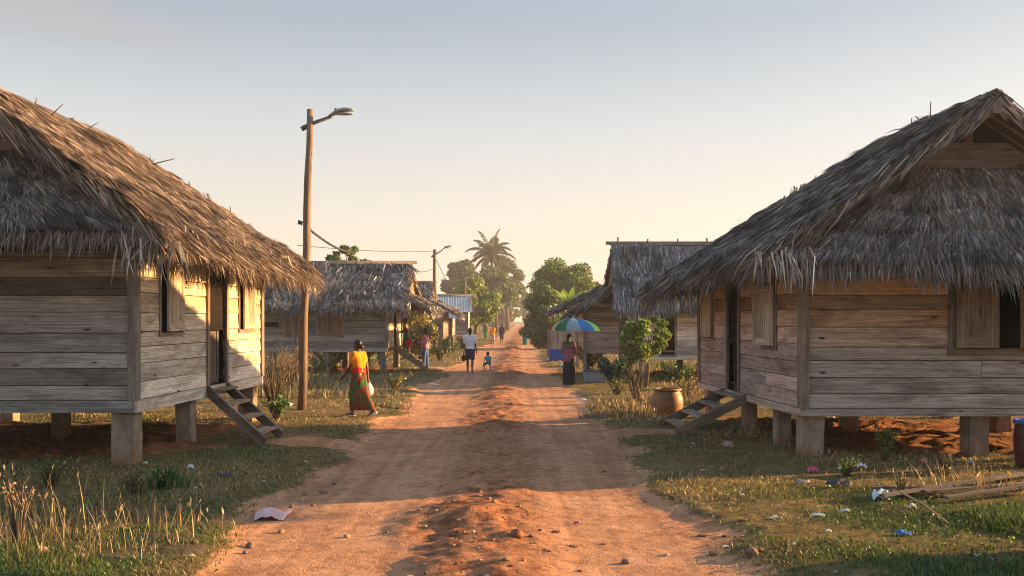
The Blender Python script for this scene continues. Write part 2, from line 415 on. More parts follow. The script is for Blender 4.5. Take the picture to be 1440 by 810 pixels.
def person(label, loc, heading, H, arms, legs, lean=0.0, head_yaw=0.0, skin=SKIN, garments=(), hair='short', child=False, voxel=0.012, lift=0.0, name='person', nod=0.0):
    """arms / legs: for L and R the directions (x right, y forward, z up) of the two bones"""
    root = thing(name, loc, label, 'person')
    s = H / 1.70
    hs = s * (1.45 if child else 1.0)
    Rl = Matrix.Rotation(-lean, 3, 'X')
    hip_z = 0.93
    pel = Vector((0, 0, 0.95))
    def up(v): return pel + Rl @ (Vector(v) - pel)
    J = {}
    J['chest'] = up((0, 0, 1.25)); J['neck'] = up((0, 0.0, 1.44)); J['head'] = up((0, 0.02, 1.585 if not child else 1.62))
    for sd, sx in (('L', -1), ('R', 1)):
        J['sh' + sd] = up((sx * 0.165, 0, 1.385))
        d1, d2 = (Vector(d).normalized() for d in arms[sd])
        J['el' + sd] = J['sh' + sd] + d1 * 0.285; J['wr' + sd] = J['el' + sd] + d2 * 0.25; J['ad' + sd] = d2
        J['hp' + sd] = Vector((sx * 0.085, 0, hip_z))
        l1, l2 = (Vector(d).normalized() for d in legs[sd])
        J['kn' + sd] = J['hp' + sd] + l1 * 0.43; J['an' + sd] = J['kn' + sd] + l2 * 0.42
        J['lk' + sd] = l2
    low = min(J['anL'].z, J['anR'].z) - 0.075
    zr = Matrix.Rotation(heading, 3, 'Z')
    o3 = Vector(loc) + Vector((0, 0, lift))
    def W(v): v = Vector(v) - Vector((0, 0, low)); return tuple(o3 * 0 + zr @ (v * s) + Vector((0, 0, lift)))
    ORG['tmp_person'] = (0, 0, 0)
    RX = Matrix.Rotation(head_yaw, 3, 'Z') @ Matrix.Rotation(nod, 3, 'X')
    def HD(v): return J['head'] + RX @ (Vector(v) * (hs / s))
    def cap(mb, a, ra, b, rb): mb.capsule(W(a), ra * s, W(b), rb * s)
    def torso(mb, e=0.0, neck=True):
        for sx in (-1, 1):
            cap(mb, (sx * 0.065, 0, 0.93), 0.105 + e, up((sx * 0.05, 0.0, 1.08)), 0.095 + e)
            cap(mb, up((sx * 0.05, 0.0, 1.08)), 0.095 + e, up((sx * 0.075, 0.01, 1.27)), 0.108 + e)
            cap(mb, up((sx * 0.07, 0.005, 1.27)), 0.105 + e, J['sh' + 'LR'[sx > 0]], 0.058 + e)
        cap(mb, J['shL'], 0.055 + e, J['shR'], 0.055 + e)
    body = MB(); torso(body)
    cap(body, up((0, -0.01, 1.36)), 0.062, J['head'] - Vector((0, 0.015, 0.05)), 0.05)
    k = hs
    hm = Matrix.Rotation(heading, 3, 'Z') @ RX
    body.ball(W(J['head'] + RX @ Vector((0, 0, 0.02))), (0.074 * k, 0.094 * k, 0.105 * k), 16, 12, rot=hm)
    body.capsule(W(HD((0, 0.025, -0.045))), 0.055 * k, W(HD((0, 0.045, -0.085))), 0.03 * k)        # jaw and chin
    body.capsule(W(HD((0, 0.088, 0.025))), 0.010 * k, W(HD((0, 0.108, -0.018))), 0.017 * k)        # nose
    body.capsule(W(HD((-0.02, 0.089, -0.052))), 0.011 * k, W(HD((0.02, 0.089, -0.052))), 0.011 * k)   # mouth
    for sx in (-1, 1):
        body.ball(W(HD((sx * 0.076, -0.005, 0.0))), (0.012 * k, 0.022 * k, 0.032 * k), 8, 6, rot=hm)
    for sd, sx in (('L', -1), ('R', 1)):
        cap(body, J['sh' + sd], 0.052, J['el' + sd], 0.037)
        cap(body, J['el' + sd], 0.038, J['wr' + sd], 0.025)
        d = J['ad' + sd]; side = d.cross(Vector((0, 1, 0.2))).normalized(); fl = d.cross(side).normalized() * sx
        w = J['wr' + sd]; palm = w + d * 0.075
        cap(body, w, 0.024, palm, 0.030)
        for q, (off, ln) in enumerate(((-0.027, 0.062), (-0.009, 0.072), (0.009, 0.068), (0.027, 0.052))):
            a = palm + fl * off * 0.9 + d * 0.015; b = a + d * ln * .55 + side * 0.008 * sx; c_ = b + d * ln * .35 + side * 0.026 * sx
            cap(body, a, 0.0115, b, 0.010); cap(body, b, 0.010, c_, 0.009)
        t0 = w + d * 0.03 - fl * 0.026; cap(body, t0, 0.013, t0 + d * 0.03 - fl * 0.028, 0.011)
        cap(body, J['hp' + sd], 0.088, J['kn' + sd], 0.054)
        cap(body, J['kn' + sd], 0.053, J['kn' + sd].lerp(J['an' + sd], 0.3) + Vector((0, -0.012, 0)), 0.054)
        cap(body, J['kn' + sd].lerp(J['an' + sd], 0.3) + Vector((0, -0.012, 0)), 0.054, J['an' + sd], 0.035)
        l2 = J['lk' + sd]; fwd = Vector((0, 1, 0)); toe = fwd - l2 * fwd.dot(l2); toe.normalize()
        heel = J['an' + sd] + l2 * 0.045 - toe * 0.045
        cap(body, J['an' + sd], 0.035, heel, 0.030)
        cap(body, J['an' + sd] + l2 * 0.03, 0.036, J['an' + sd] + l2 * 0.05 + toe * 0.15, 0.024)
    part_mesh(remesh(body, 'body', voxel * s if not child else voxel * s, 3), 'body', skin, root)
    e = MB()
    for sx in (-1, 1):
        e = MB(); e.ball(W(HD((sx * 0.031, 0.083, 0.012))), (0.013 * k, 0.012 * k, 0.009 * k), 8, 6, rot=hm)
        part_mesh(e.mesh('eye', smooth=True), 'eye', EYE, root)
    h = MB()
    h.ball(W(J['head'] + RX @ Vector((0, -0.016, 0.045))), (0.085 * k, 0.1 * k, 0.098 * k), 16, 12, rot=hm)
    h.ball(W(HD((0, -0.045, -0.01))), (0.074 * k, 0.065 * k, 0.085 * k), 14, 10, rot=hm)
    if hair == 'bun':
        h.ball(W(HD((0, -0.125, -0.03))), (0.055 * k, 0.05 * k, 0.055 * k), 14, 10, rot=hm)
    if hair == 'long': h.capsule(W(HD((0, -0.06, 0))), 0.07 * k, W(HD((0, -0.075, -0.2))), 0.05 * k)
    hc = [(W(HD((0, 0.055, 0))), zr @ (RX @ Vector((0, 1, -0.75)).normalized()))]
    part_mesh(remesh(h, 'hair', 0.012 * s, 3, hc), 'hair', HAIR, root)
    dn = Vector((0, 0, -1))
    for gname, kind, mat, prm in garments:
        g = MB(); cuts = []
        if kind == 'shirt':
            e_ = prm.get('e', 0.022); torso(g, e_)
            sl = prm.get('sleeve', 0.55)
            for sd in 'LR':
                if sl <= 1:
                    q = J['sh' + sd].lerp(J['el' + sd], sl); cap(g, J['sh' + sd], 0.062 + e_, q, 0.05 + e_)
                else:
                    cap(g, J['sh' + sd], 0.06 + e_, J['el' + sd], 0.045 + e_); cap(g, J['el' + sd], 0.045 + e_, J['el' + sd].lerp(J['wr' + sd], sl - 1), 0.034 + e_)
            if prm.get('tail', 0):
                cap(g, (0, 0, 0.93), 0.14 + e_, (0, 0, 0.93 - prm['tail']), 0.15 + e_)
            cuts.append((W((0, 0, prm.get('hem', 0.90))), dn))
        elif kind in ('shorts', 'trousers'):
            fr = prm.get('len', 0.75)
            for sd, sx in (('L', -1), ('R', 1)):
                cap(g, (sx * 0.06, 0, 0.96), 0.112, J['hp' + sd], 0.108)
                if kind == 'shorts':
                    cap(g, J['hp' + sd], 0.108, J['hp' + sd].lerp(J['kn' + sd], fr), 0.088)
                else:
                    cap(g, J['hp' + sd], 0.105, J['kn' + sd], 0.076); cap(g, J['kn' + sd], 0.076, J['an' + sd] + Vector((0, 0, 0.03)), 0.06)
            cuts.append((W((0, 0, prm.get('top', 1.03))), Vector((0, 0, 1))))
            if 'hem' in prm: cuts.append((W((0, 0, prm['hem'])), dn))
        elif kind == 'skirt':
            mid = (J['anL'] + J['anR']) / 2; top = prm.get('top', 1.05)
            for q in range(1, 6):
                kk = J['knL'].lerp(J['knR'], q / 6); aa_ = J['anL'].lerp(J['anR'], q / 6); aa_.z = max(J['anL'].z, J['anR'].z); cap(g, (0, 0, .85), .115, kk, prm.get('rk', 0.095)); cap(g, kk, prm.get('rk', 0.095), aa_, prm.get('r', 0.085) * .95)
            for sd, sx in (('L', -1), ('R', 1)):
                cap(g, (sx * 0.062, 0, top), 0.112, J['kn' + sd], prm.get('rk', 0.095))
                cap(g, J['kn' + sd], prm.get('rk', 0.095), J['an' + sd], prm.get('r', 0.085))
            cap(g, (0, 0, 0.85), 0.12, (J['knL'] + J['knR']) / 2, prm.get('rk', 0.095) + .01); cap(g, (J['knL'] + J['knR']) / 2, prm.get('rk', 0.095) + .01, mid, prm.get('r', 0.085) + 0.01)
            cuts = [(W((0, 0, top)), Vector((0, 0, 1))), (W((0, 0, low + prm.get('hem', 0.12))), dn)]
        elif kind == 'sash':
            for sx in (-1, 1): cap(g, (sx * 0.065, 0, 1.03), 0.122, up((sx * 0.06, 0, 1.09)), 0.116)
            cuts = [(W((0, 0, 1.13)), Vector((0, 0, 1))), (W((0, 0, 0.98)), dn)]
        elif kind == 'shawl':
            cap(g, J['shL'], 0.085, J['shR'], 0.085)
            for sx in (-1, 1): cap(g, up((sx * .07, 0, 1.27)), 0.135, up((sx * .07, 0, 1.36)), 0.1)
            for sd in 'LR': cap(g, J['sh' + sd], 0.082, J['sh' + sd].lerp(J['el' + sd], 0.45), 0.075)
            cuts = [(W(up((0, 0, 1.2))), dn)]
        elif kind == 'bundle':      # cloth tied round the hips and hanging
            cap(g, (0, -.02, 0.85), 0.17, (0, -.03, 0.62), 0.17); cap(g, (0, 0.06, 0.85), 0.12, (0, 0.08, 0.60), 0.13)
            cuts = [(W((0, 0, 0.86)), Vector((0, 0, 1))), (W((0, 0, prm.get('hem', 0.52))), dn)]
        elif kind == 'sandal':
            for sd in 'LR':
                l2 = J['lk' + sd]; fwd = Vector((0, 1, 0)); toe = (fwd - l2 * fwd.dot(l2)).normalized()
                c0 = J['an' + sd] + l2 * 0.085
                q = MB(); q.capsule(W(c0 - toe * 0.06), 0.036 * s, W(c0 + toe * 0.14), 0.034 * s)
                part_mesh(remesh(q, gname, 0.012 * s, 1), gname, mat, root)
            continue
        part_mesh(remesh(g, gname, 0.014 * s, 5, cuts), gname, mat, root)
    hands = {sd: Vector(loc) + Vector(W(J['wr' + sd] + J['ad' + sd] * 0.09)) for sd in 'LR'}
    return root, hands

DOWN = (0, 0, -1)
# woman in the yellow blouse, walking away to the left
p = G(505, 586)
w_yel, hands = person('woman in yellow blouse and red and green sarong walking across the verge', p, R(62), 1.60,
    {'L': ((-0.12, 0.28, -1), (0.1, 0.75, -0.75)), 'R': ((0.12, -0.30, -1), (0.02, -0.12, -1))},
    {'L': ((-.01, 0.27, -1), (0, 0.02, -1)), 'R': ((.01, -0.24, -1), (0, -0.55, -1))}, lean=0.05, skin=SKIN2, hair='bun', voxel=0.011,
    garments=[('blouse', 'shirt', cloth_mat('yellow_cotton', (0.66, 0.25, 0.012)), {'hem': 1.0, 'sleeve': 0.5}),
              ('sash', 'sash', cloth_mat('red_sash', (0.55, 0.03, 0.03)), {}),
              ('sarong', 'skirt', cloth_mat('printed_sarong', (0.17, 0.045, 0.022), (0.03, 0.15, 0.05), 8.0, 0.54), {'hem': 0.13, 'rk': .082, 'r': .066}),
              ('sandal', 'sandal', plain_mat('sandal_white', (0.7, 0.66, 0.6)), {})])
h = hands['R']
b = MB()
b.lathe([(0.001, -0.30), (0.07, -0.295), (0.105, -0.25), (0.11, -0.17), (0.085, -0.10), (0.05, -0.05), (0.055, -0.02)], tuple(h), 18, wob=0.06)
bag = thing('cloth_bag', tuple(h - Vector((0, 0, 0.3))), 'round white cloth bag hanging from the hand of the woman in yellow', 'bag')
b.build('pouch', cloth_mat('white_cloth', (0.72, 0.62, 0.55)), bag, True)
b = MB(); b.tube([h + Vector((-.04, 0, -.05)), h + Vector((-.02, 0, .02)), h + Vector((.02, 0, .02)), h + Vector((.04, 0, -.05))], 0.008, 6)
b.build('handle', MATS['white_cloth'], bag)

# bare-chested person on the stair of the second left house
p = G(576, 519)
person('bare-chested person in green shorts leaning on the far house stair', (-4.22, 37.2, gz(-4.22, 37.2)), R(80), 1.62,
    {'L': ((-0.1, 0.35, -1), (0, 0.9, -0.2)), 'R': ((0.1, 0.4, -1), (0, 0.8, 0.1))},
    {'L': ((0, 0.25, -1), (0, -0.15, -1)), 'R': ((0, -0.02, -1), (0, -0.05, -1))}, lean=0.1, skin=SKIN2, lift=0.42,
    garments=[('shorts', 'shorts', cloth_mat('green_shorts', (0.02, 0.17, 0.11)), {'len': .55}), ('red_wrap', 'bundle', cloth_mat('red_cloth', (0.50, 0.015, 0.02)), {'hem': 0.45})])
# man in pink
person('person in pink long-sleeved shirt and blue jeans reaching toward the stair', G(598.5, 520.5), R(78), 1.62,
    {'L': ((-0.1, 0.45, -0.9), (0, 1, 0.0)), 'R': ((0.15, 0.1, -1), (0.1, 0.8, 0.5))},
    {'L': ((-.02, 0.1, -1), (0, 0.0, -1)), 'R': ((.02, -0.06, -1), (0, -0.08, -1))}, skin=SKIN2, hair='long',
    garments=[('shirt', 'shirt', cloth_mat('pink_cotton', (0.72, 0.27, 0.33)), {'hem': 0.88, 'sleeve': 1.4, 'tail': .03}),
              ('jeans', 'trousers', cloth_mat('blue_denim', (0.09, 0.16, 0.32)), {})])
# man in white walking away
m_wh, hands = person('man in white T-shirt and dark shorts walking away along the road', G(661, 523.5), R(-3), 1.72,
    {'L': ((-0.16, -0.02, -1), (-0.1, 0.1, -1)), 'R': ((0.16, -0.1, -1), (0.10, 0.12, -1))},
    {'L': ((-.02, 0.12, -1), (0, -0.05, -1)), 'R': ((.03, -0.08, -1), (0, -0.28, -1))}, skin=SKIN,
    garments=[('t_shirt', 'shirt', cloth_mat('white_cotton', (0.74, 0.72, 0.76)), {'hem': 0.93, 'tail': .02, 'sleeve': .7, 'e': .03}),
              ('shorts', 'shorts', cloth_mat('navy_shorts', (0.035, 0.04, 0.085)), {'len': 0.85})])
h = hands['L']
bag = thing('shoulder_bag', tuple(h - Vector((0, 0, 0.32))), 'small dark bag carried by the man in the white T-shirt', 'bag')
b = MB(); b.ball(h + Vector((0, 0, -.2)), (0.09, 0.16, 0.12), 14, 10, lump=0.1); b.build('pouch', plain_mat('bag_black', (0.03, 0.025, 0.03)), bag, True)
b = MB(); b.tube([h + Vector((0, -.08, -.12)), h + Vector((0, 0, .015)), h + Vector((0, .08, -.12))], 0.01, 6); b.build('strap', MATS['bag_black'], bag)
# toddler
person('small child in teal top squatting down in the middle of the road', G(686.5, 521), R(20), 0.86,
    {'L': ((-0.35, 0.3, -1), (-0.1, 0.6, -1)), 'R': ((0.35, 0.3, -1), (0.15, 0.6, -1))},
    {'L': ((-.45, 0.9, -0.55), (0, -0.5, -0.9)), 'R': ((.45, 0.9, -0.55), (0, -0.5, -0.9))}, lean=0.12, child=True,
    garments=[('top', 'shirt', cloth_mat('teal_cotton', (0.06, 0.34, 0.42)), {'hem': 0.9}), ('shorts', 'shorts', cloth_mat('dark_blue_shorts', (0.03, 0.10, 0.20)), {'len': .7})])
# three people far down the road
st = {'L': ((-0.12, 0.1, -1), (-0.02, 0.2, -1)), 'R': ((0.12, -0.1, -1), (0.02, 0.2, -1))}
wk = {'L': ((-.02, 0.15, -1), (0, -0.02, -1)), 'R': ((.02, -0.12, -1), (0, -0.25, -1))}
person('far walker in green beside the one in orange', G(683, 480), R(10), 1.35, st, wk, skin=SKIN2, voxel=0.02,
    garments=[('dress', 'shirt', cloth_mat('green_cotton', (0.02, 0.20, 0.07)), {'hem': 0.62, 'tail': .3}), ('skirt', 'skirt', MATS['green_cotton'], {'hem': .4})])
person('far walker in orange shirt and pale skirt', G(693, 485), R(5), 1.62, st, wk, skin=SKIN2, voxel=0.02,
    garments=[('shirt', 'shirt', cloth_mat('orange_cotton', (0.75, 0.25, 0.02)), {'hem': 0.86, 'tail': .05}), ('skirt', 'skirt', cloth_mat('pale_skirt', (0.5, 0.38, 0.36)), {'hem': .42})])
person('far walker in dark purple clothes and headscarf', G(705.5, 482), R(-5), 1.60, st, wk, skin=SKIN2, hair='long', voxel=0.02,
    garments=[('shawl', 'shirt', cloth_mat('purple_cloth', (0.045, 0.03, 0.09)), {'hem': 0.72, 'tail': .2, 'sleeve': 1.5, 'e': .05}), ('skirt', 'skirt', cloth_mat('dark_skirt', (0.05, 0.035, 0.05)), {'hem': .35})])
# woman under the umbrella
p = G(800, 541)
w_umb, hands = person('woman in long black skirt and mauve top standing under the striped umbrella', p, R(-32), 1.60,
    {'L': ((-0.10, 0.04, -1), (0.06, 0.12, -1)), 'R': ((0.25, 0.35, -1), (-0.15, 0.55, 0.85))},
    {'L': ((-.04, 0.02, -1), (0, 0.0, -1)), 'R': ((.04, -0.02, -1), (0, -0.02, -1))}, skin=SKIN2, hair='long',
    garments=[('blouse', 'shirt', cloth_mat('mauve_cotton', (0.28, 0.09, 0.13), (0.16, 0.06, 0.10), 14), {'hem': 0.80, 'sleeve': 1.2, 'tail': .08}),
              ('shawl', 'shawl', cloth_mat('grey_green_shawl', (0.10, 0.10, 0.085)), {}),
              ('skirt', 'skirt', cloth_mat('black_skirt', (0.012, 0.013, 0.025)), {'hem': 0.03, 'r': .13, 'rk': .12})])
h = hands['R']
def umbrella(top, hand, rad, drop, label):
    root = thing('umbrella', tuple(hand), label, 'umbrella')
    top = Vector(top); hand = Vector(hand); ax = (top - hand).normalized()
    a = ax.orthogonal().normalized(); b_ = ax.cross(a)
    cols = [('cream', (0.62, 0.50, 0.30)), ('green', (0.05, 0.20, 0.11)), ('pale_blue', (0.28, 0.46, 0.52)), ('blue', (0.02, 0.10, 0.42)), ('green', (0.05, 0.20, 0.11)), ('violet', (0.28, 0.16, 0.42)),
            ('white', (0.7, 0.64, 0.7)), ('green', (0.05, 0.20, 0.11)), ('blue', (0.02, 0.10, 0.42)), ('pale_blue', (0.28, 0.46, 0.52))]
    n = 10; ph0 = R(172)
    def pt(i, t, sag=0.0):
        an = ph0 + 2 * math.pi * i / n; r = rad * math.sin(t * math.pi * 0.5 * 0.92)
        z = -drop * (1 - math.cos(t * math.pi * 0.5)) 
        return top + (Vector((math.cos(an), math.sin(an), 0)) * r * (1 - sag)) + ax * z
    for i in range(n):
        mb = MB(); V = []; F = []; nu, nv = 6, 8
        for v in range(nv + 1):
            for u in range(nu + 1):
                f = u / nu; sag = 0.05 * math.sin(math.pi * f) * (v / nv)
                V.append(tuple(pt(i + f, max(v / nv, 0.01), sag)))
        for v in range(nv):
            for u in range(nu):
                q = v * (nu + 1) + u; F.append((q, q + 1, q + nu + 2, q + nu + 1))
        mb.add(V, F); nm = 'umbrella_' + cols[i][0]
        mt = MATS.get(nm)
        if mt is None:
            mt, nt, out = newmat(nm)
            d = N(nt, 'ShaderNodeBsdfDiffuse'); d.inputs[0].default_value = (*cols[i][1], 1); t = N(nt, 'ShaderNodeBsdfTranslucent'); t.inputs[0].default_value = (*cols[i][1], 1)
            x = N(nt, 'ShaderNodeMixShader', Fac=0.4); nt.links.new(d.outputs[0], x.inputs[1]); nt.links.new(t.outputs[0], x.inputs[2]); nt.links.new(x.outputs[0], out.inputs[0])
        mb.build('canopy_panel', mt, root, True)
        rb = MB(); rb.tube([pt(i, t) - ax * 0.012 for t in (0.02, .25, .5, .75, 1.0)], 0.004, 5); rb.build('rib', M_DARKIRON, root)
    mb = MB(); mb.tube([hand - ax * 0.12, top + ax * 0.05], 0.008, 8); mb.build('shaft', M_DARKIRON, root)
    mb = MB(); mb.tube([hand - ax * 0.16, hand + ax * 0.02], 0.017, 10); mb.build('handle', M_INSIDE, root)
umbrella((87 / FPX * p.y, p.y + 0.05, 2.07), h, 0.77, 0.40, 'blue, green and cream striped umbrella held open by the woman in black')
# ------------------------------------------------------------------ ground, road, paths: one height field cut along its own masks
def axis(segs):
    o = []
    for a, b, st0, st1 in segs:
        x = a
        n = max(2, int((b - a) / ((st0 + st1) / 2)))
        for k in range(n):
            t = k / n; w = (st0 + (st0 + st1) / 2 * 0 + (st1 - st0) * t / 2) / ((st0 + st1) / 2) if False else t
            if st0 != st1:
                q = st1 / st0; w = (q ** t - 1) / (q - 1)
            o.append(a + (b - a) * w)
    o.append(segs[-1][1]); return np.array(o)
gx = axis([(-420, -60, 40, 8), (-60, -14, 8, 0.5), (-14, -5, 0.16, 0.07), (-5, 4.4, 0.055, 0.055), (4.4, 14, 0.07, 0.16), (14, 60, 0.5, 8), (60, 420, 8, 40)])
gy = axis([(-40, 2, 8, 0.4), (2, 6, 0.2, 0.06), (6, 14, 0.045, 0.06), (14, 30, 0.06, 0.16), (30, 70, 0.16, 0.5), (70, 150, 0.5, 3), (150, 640, 3, 40)])
XX, YY = np.meshgrid(gx, gy)
ZZ = ground_h(XX, YY)
RM = road_mask(XX, YY) * (1 - sstep(330, 380, YY)); PM = path_mask(XX, YY); BM = bare_mask(XX, YY); HP = hump(XX, YY)
ny, nx = XX.shape
idx = np.arange(ny * nx).reshape(ny, nx)
quads = np.stack([idx[:-1, :-1], idx[:-1, 1:], idx[1:, 1:], idx[1:, :-1]], -1).reshape(-1, 4)
co = np.stack([XX, YY, ZZ], -1).reshape(-1, 3)
# smooth normals of the whole sheet, kept across the cuts
dzdx = np.gradient(ZZ, gx, axis=1); dzdy = np.gradient(ZZ, gy, axis=0)
NN = np.stack([-dzdx, -dzdy, np.ones_like(ZZ)], -1); NN /= np.linalg.norm(NN, axis=-1, keepdims=True); NN = NN.reshape(-1, 3)
fm_r = RM.reshape(-1)[quads].mean(1); fm_p = PM.reshape(-1)[quads].mean(1)
cls = np.where(fm_r > 0.5, 1, np.where(fm_p > 0.5, 2, 0))
GREEN = np.clip(fbm(XX * 0.35, YY * 0.35, 3, 70) * 1.6 - 0.3, 0, 1)
att = np.stack([np.maximum(RM, PM), BM, HP * RM, GREEN], -1).reshape(-1, 4)

m, nt, out = newmat('earth')
pos = nt.nodes.new('ShaderNodeNewGeometry').outputs['Position']
a = attr(nt, 'earth'); sep = nt.nodes.new('ShaderNodeSeparateColor'); nt.links.new(a.outputs['Color'], sep.inputs[0])
n1 = noise(nt, pos, 1.1, 6, 0.62, 0.3); n2 = noise(nt, pos, 7.0, 6, 0.68); n3 = noise(nt, pos, 34, 4, 0.7)
tr = noise(nt, scaled(nt, pos, (5.0, 0.14, 1)), 1.0, 4, 0.5, 0.3)          # wheel marks run along the road
dust = ramp(nt, [(0.2, (0.27, 0.128, 0.064)), (0.5, (0.42, 0.218, 0.114)), (0.8, (0.57, 0.33, 0.19))], n1)
dust = mixc(nt, 1.0, dust, ramp(nt, [(0.32, 0.80), (0.5, 1.0), (0.68, 1.14)], tr), 'MULTIPLY')
clod = ramp(nt, [(0.3, (0.10, 0.038, 0.018)), (0.5, (0.24, 0.098, 0.044)), (0.8, (0.45, 0.215, 0.105))], n2)
hp = math_(nt, 'ADD', sep.outputs[2], math_(nt, 'MULTIPLY', math_(nt, 'SUBTRACT', n1, 0.5), 2.0))
dirt = mixc(nt, ramp(nt, [(0.2, 0), (0.8, 0.9)], hp), dust, clod)
dirt = mixc(nt, 1.0, dirt, ramp(nt, [(0.28, 0.55), (0.5, 1.0), (0.72, 1.25)], n2), 'MULTIPLY')
vor = N(nt, 'ShaderNodeTexVoronoi', Scale=16.0, Randomness=1.0); nt.links.new(pos, vor.inputs['Vector'])
peb = math_(nt, 'MULTIPLY', ramp(nt, [(0.10, 1), (0.2, 0)], vor.outputs['Distance']), ramp(nt, [(0.62, 0), (0.66, 1)], n1))
dirt = mixc(nt, math_(nt, 'MULTIPLY', peb, 0.6), dirt, (0.30, 0.22, 0.16))
soil = ramp(nt, [(0.25, (0.075, 0.05, 0.022)), (0.5, (0.15, 0.11, 0.045)), (0.75, (0.27, 0.18, 0.08))], n2)
soil = mixc(nt, 1.0, soil, ramp(nt, [(0.3, 0.7), (0.7, 1.25)], n1), 'MULTIPLY')
bare = ramp(nt, [(0.3, (0.10, 0.042, 0.02)), (0.7, (0.36, 0.16, 0.07))], n2)
edge = math_(nt, 'ADD', sep.outputs[0], math_(nt, 'MULTIPLY', math_(nt, 'SUBTRACT', n2, 0.5), 0.9))
c = mixc(nt, ramp(nt, [(0.3, 0), (0.62, 1)], sep.outputs[1]), soil, bare)
c = mixc(nt, ramp(nt, [(0.32, 0), (0.62, 1)], edge), c, dirt)
hh = math_(nt, 'ADD', math_(nt, 'MULTIPLY', n2, 1.0), math_(nt, 'MULTIPLY', n3, 0.45))
hh = math_(nt, 'ADD', hh, math_(nt, 'MULTIPLY', tr, 0.12))
hh = math_(nt, 'ADD', hh, math_(nt, 'MULTIPLY', peb, 0.4))
principled(nt, out, c, 0.95, bump(nt, hh, 0.75, 0.05), 0.08)
M_EARTH = m

for k, nm in ((0, 'ground'), (1, 'dirt_road'), (2, 'footpath')):
    q = quads[cls == k]
    used, inv = np.unique(q, return_inverse=True); q = inv.reshape(-1, 4)
    mb = MB(); mb.add(co[used], q)
    me = mb.mesh(nm, smooth=True)
    ea = me.attributes.new('earth', 'FLOAT_COLOR', 'POINT'); ea.data.foreach_set('color', att[used].astype(np.float32).ravel())
    me.normals_split_custom_set_from_vertices([tuple(v) for v in NN[used]])
    o = bpy.data.objects.new(nm, me); COL.objects.link(o); me.materials.append(M_EARTH); o['kind'] = 'structure'

# ------------------------------------------------------------------ grass
def blade_field(x, y, hgt, wid, tint, lean=0.35, curl=0.6):
    n = len(x); b = np.stack([x, y, ground_h(x, y) - 0.01], -1)
    az = rng.uniform(0, 2 * np.pi, n); ln = np.abs(rng.normal(0, lean, n))
    d = np.stack([np.sin(ln) * np.cos(az), np.sin(ln) * np.sin(az), np.cos(ln)], -1)
    a2 = az + rng.uniform(0.6, 2.4, n)
    sd = np.stack([np.cos(a2), np.sin(a2), np.zeros(n)], -1)
    dr = np.stack([np.cos(az), np.sin(az), -0.5 * np.ones(n)], -1) * (curl * rng.uniform(0.2, 1.2, n))[:, None]
    return b, d, sd, hgt, wid, dr, tint
def green_col(n, dry):
    g = np.array([(0.075, 0.145, 0.024), (0.13, 0.19, 0.035), (0.22, 0.19, 0.055), (0.34, 0.265, 0.10), (0.46, 0.34, 0.16)])
    k = np.clip(dry * 4 + rng.normal(0, 0.6, n), 0, 3.999); i = k.astype(int); f = (k - i)[:, None]
    return (g[i] * (1 - f) + g[i + 1] * f) * rng.uniform(0.65, 1.25, n)[:, None]
mb = MB()
for N_, wt in ((330000, 'screen'), (110000, 'depth')):
    if wt == 'screen':
        py = rng.uniform(HY + 18, 900, N_); y = FPX * CAMZ / (py - HY)
    else:
        y = 5.2 * (120 / 5.2) ** rng.uniform(0, 1, N_)
    x = rng.uniform(-0.68, 0.68, N_) * y
    x = x + 0 * y
    ok = (1 - road_mask(x, y)) * (1 - path_mask(x, y) ** .6) * (1 - 0.96 * bare_mask(x, y))
    den = 0.10 + 1.0 * sstep(0.36, 0.60, fbm(x * 0.75, y * 0.75, 4, 77))
    keep = rng.uniform(0, 1, N_) < ok * den
    x, y = x[keep], y[keep]; n = len(x)
    tall = sstep(0.5, 0.72, fbm(x * 0.45 + 5, y * 0.45, 3, 88))
    rd = np.minimum(np.abs(x - road_left(y)), np.abs(x - road_right(y)))
    tall *= sstep(0.3, 1.6, rd)
    hgt = (rng.uniform(0.025, 0.075, n) + tall * rng.uniform(0.02, 0.20, n) + 0.03 * sstep(20, 50, y))
    wid = np.maximum(rng.uniform(0.006, 0.011, n), y * 0.00085)
    dry = np.clip(fbm(x * 0.5, y * 0.5, 4, 55) * 2.4 - 0.74 + 0.25 * sstep(13, 24, y) - 0.12 * ((x > 1.5) & (y < 14)), 0, 1)
    mb.blades(*blade_field(x, y, hgt, wid, green_col(n, dry), 0.6, 0.9))
o = single(mb, 'grass', M_GRASS, (0, 0, 0), 'short green and straw coloured grass along both verges of the dirt road', 'grass', kind='stuff')
# small herbs lying low in the turf
mb = MB()
n = 26000; py = rng.uniform(HY + 60, 880, n); y = FPX * CAMZ / (py - HY); x = rng.uniform(-0.66, 0.66, n) * y
ok = (1 - road_mask(x, y)) * (1 - path_mask(x, y)) * (1 - bare_mask(x, y)) * sstep(0.47, 0.62, fbm(x * 1.1, y * 1.1, 3, 99))
k = rng.uniform(0, 1, n) < ok; x, y = x[k], y[k]; n = len(x)
c = np.stack([x, y, ground_h(x, y) + rng.uniform(0.01, 0.07, n)], -1)
al = rng.normal(0, 1, (n, 3)) * (1, 1, 0.5); al /= np.linalg.norm(al, axis=1, keepdims=True)
ac = np.cross(al, rng.normal(0, 0.5, (n, 3)) + (0, 0, 1)); ac /= np.linalg.norm(ac, axis=1, keepdims=True)
sz = rng.uniform(0.010, 0.026, n)[:, None]
mb.leaves(c, al * sz, ac * sz * .7, green_col(n, rng.uniform(0, 0.45, n)))
single(mb, 'ground_leaves', M_LEAF, (0, 0, 0), 'tiny green herb leaves low in the turf beside the road', 'ground cover', kind='stuff')
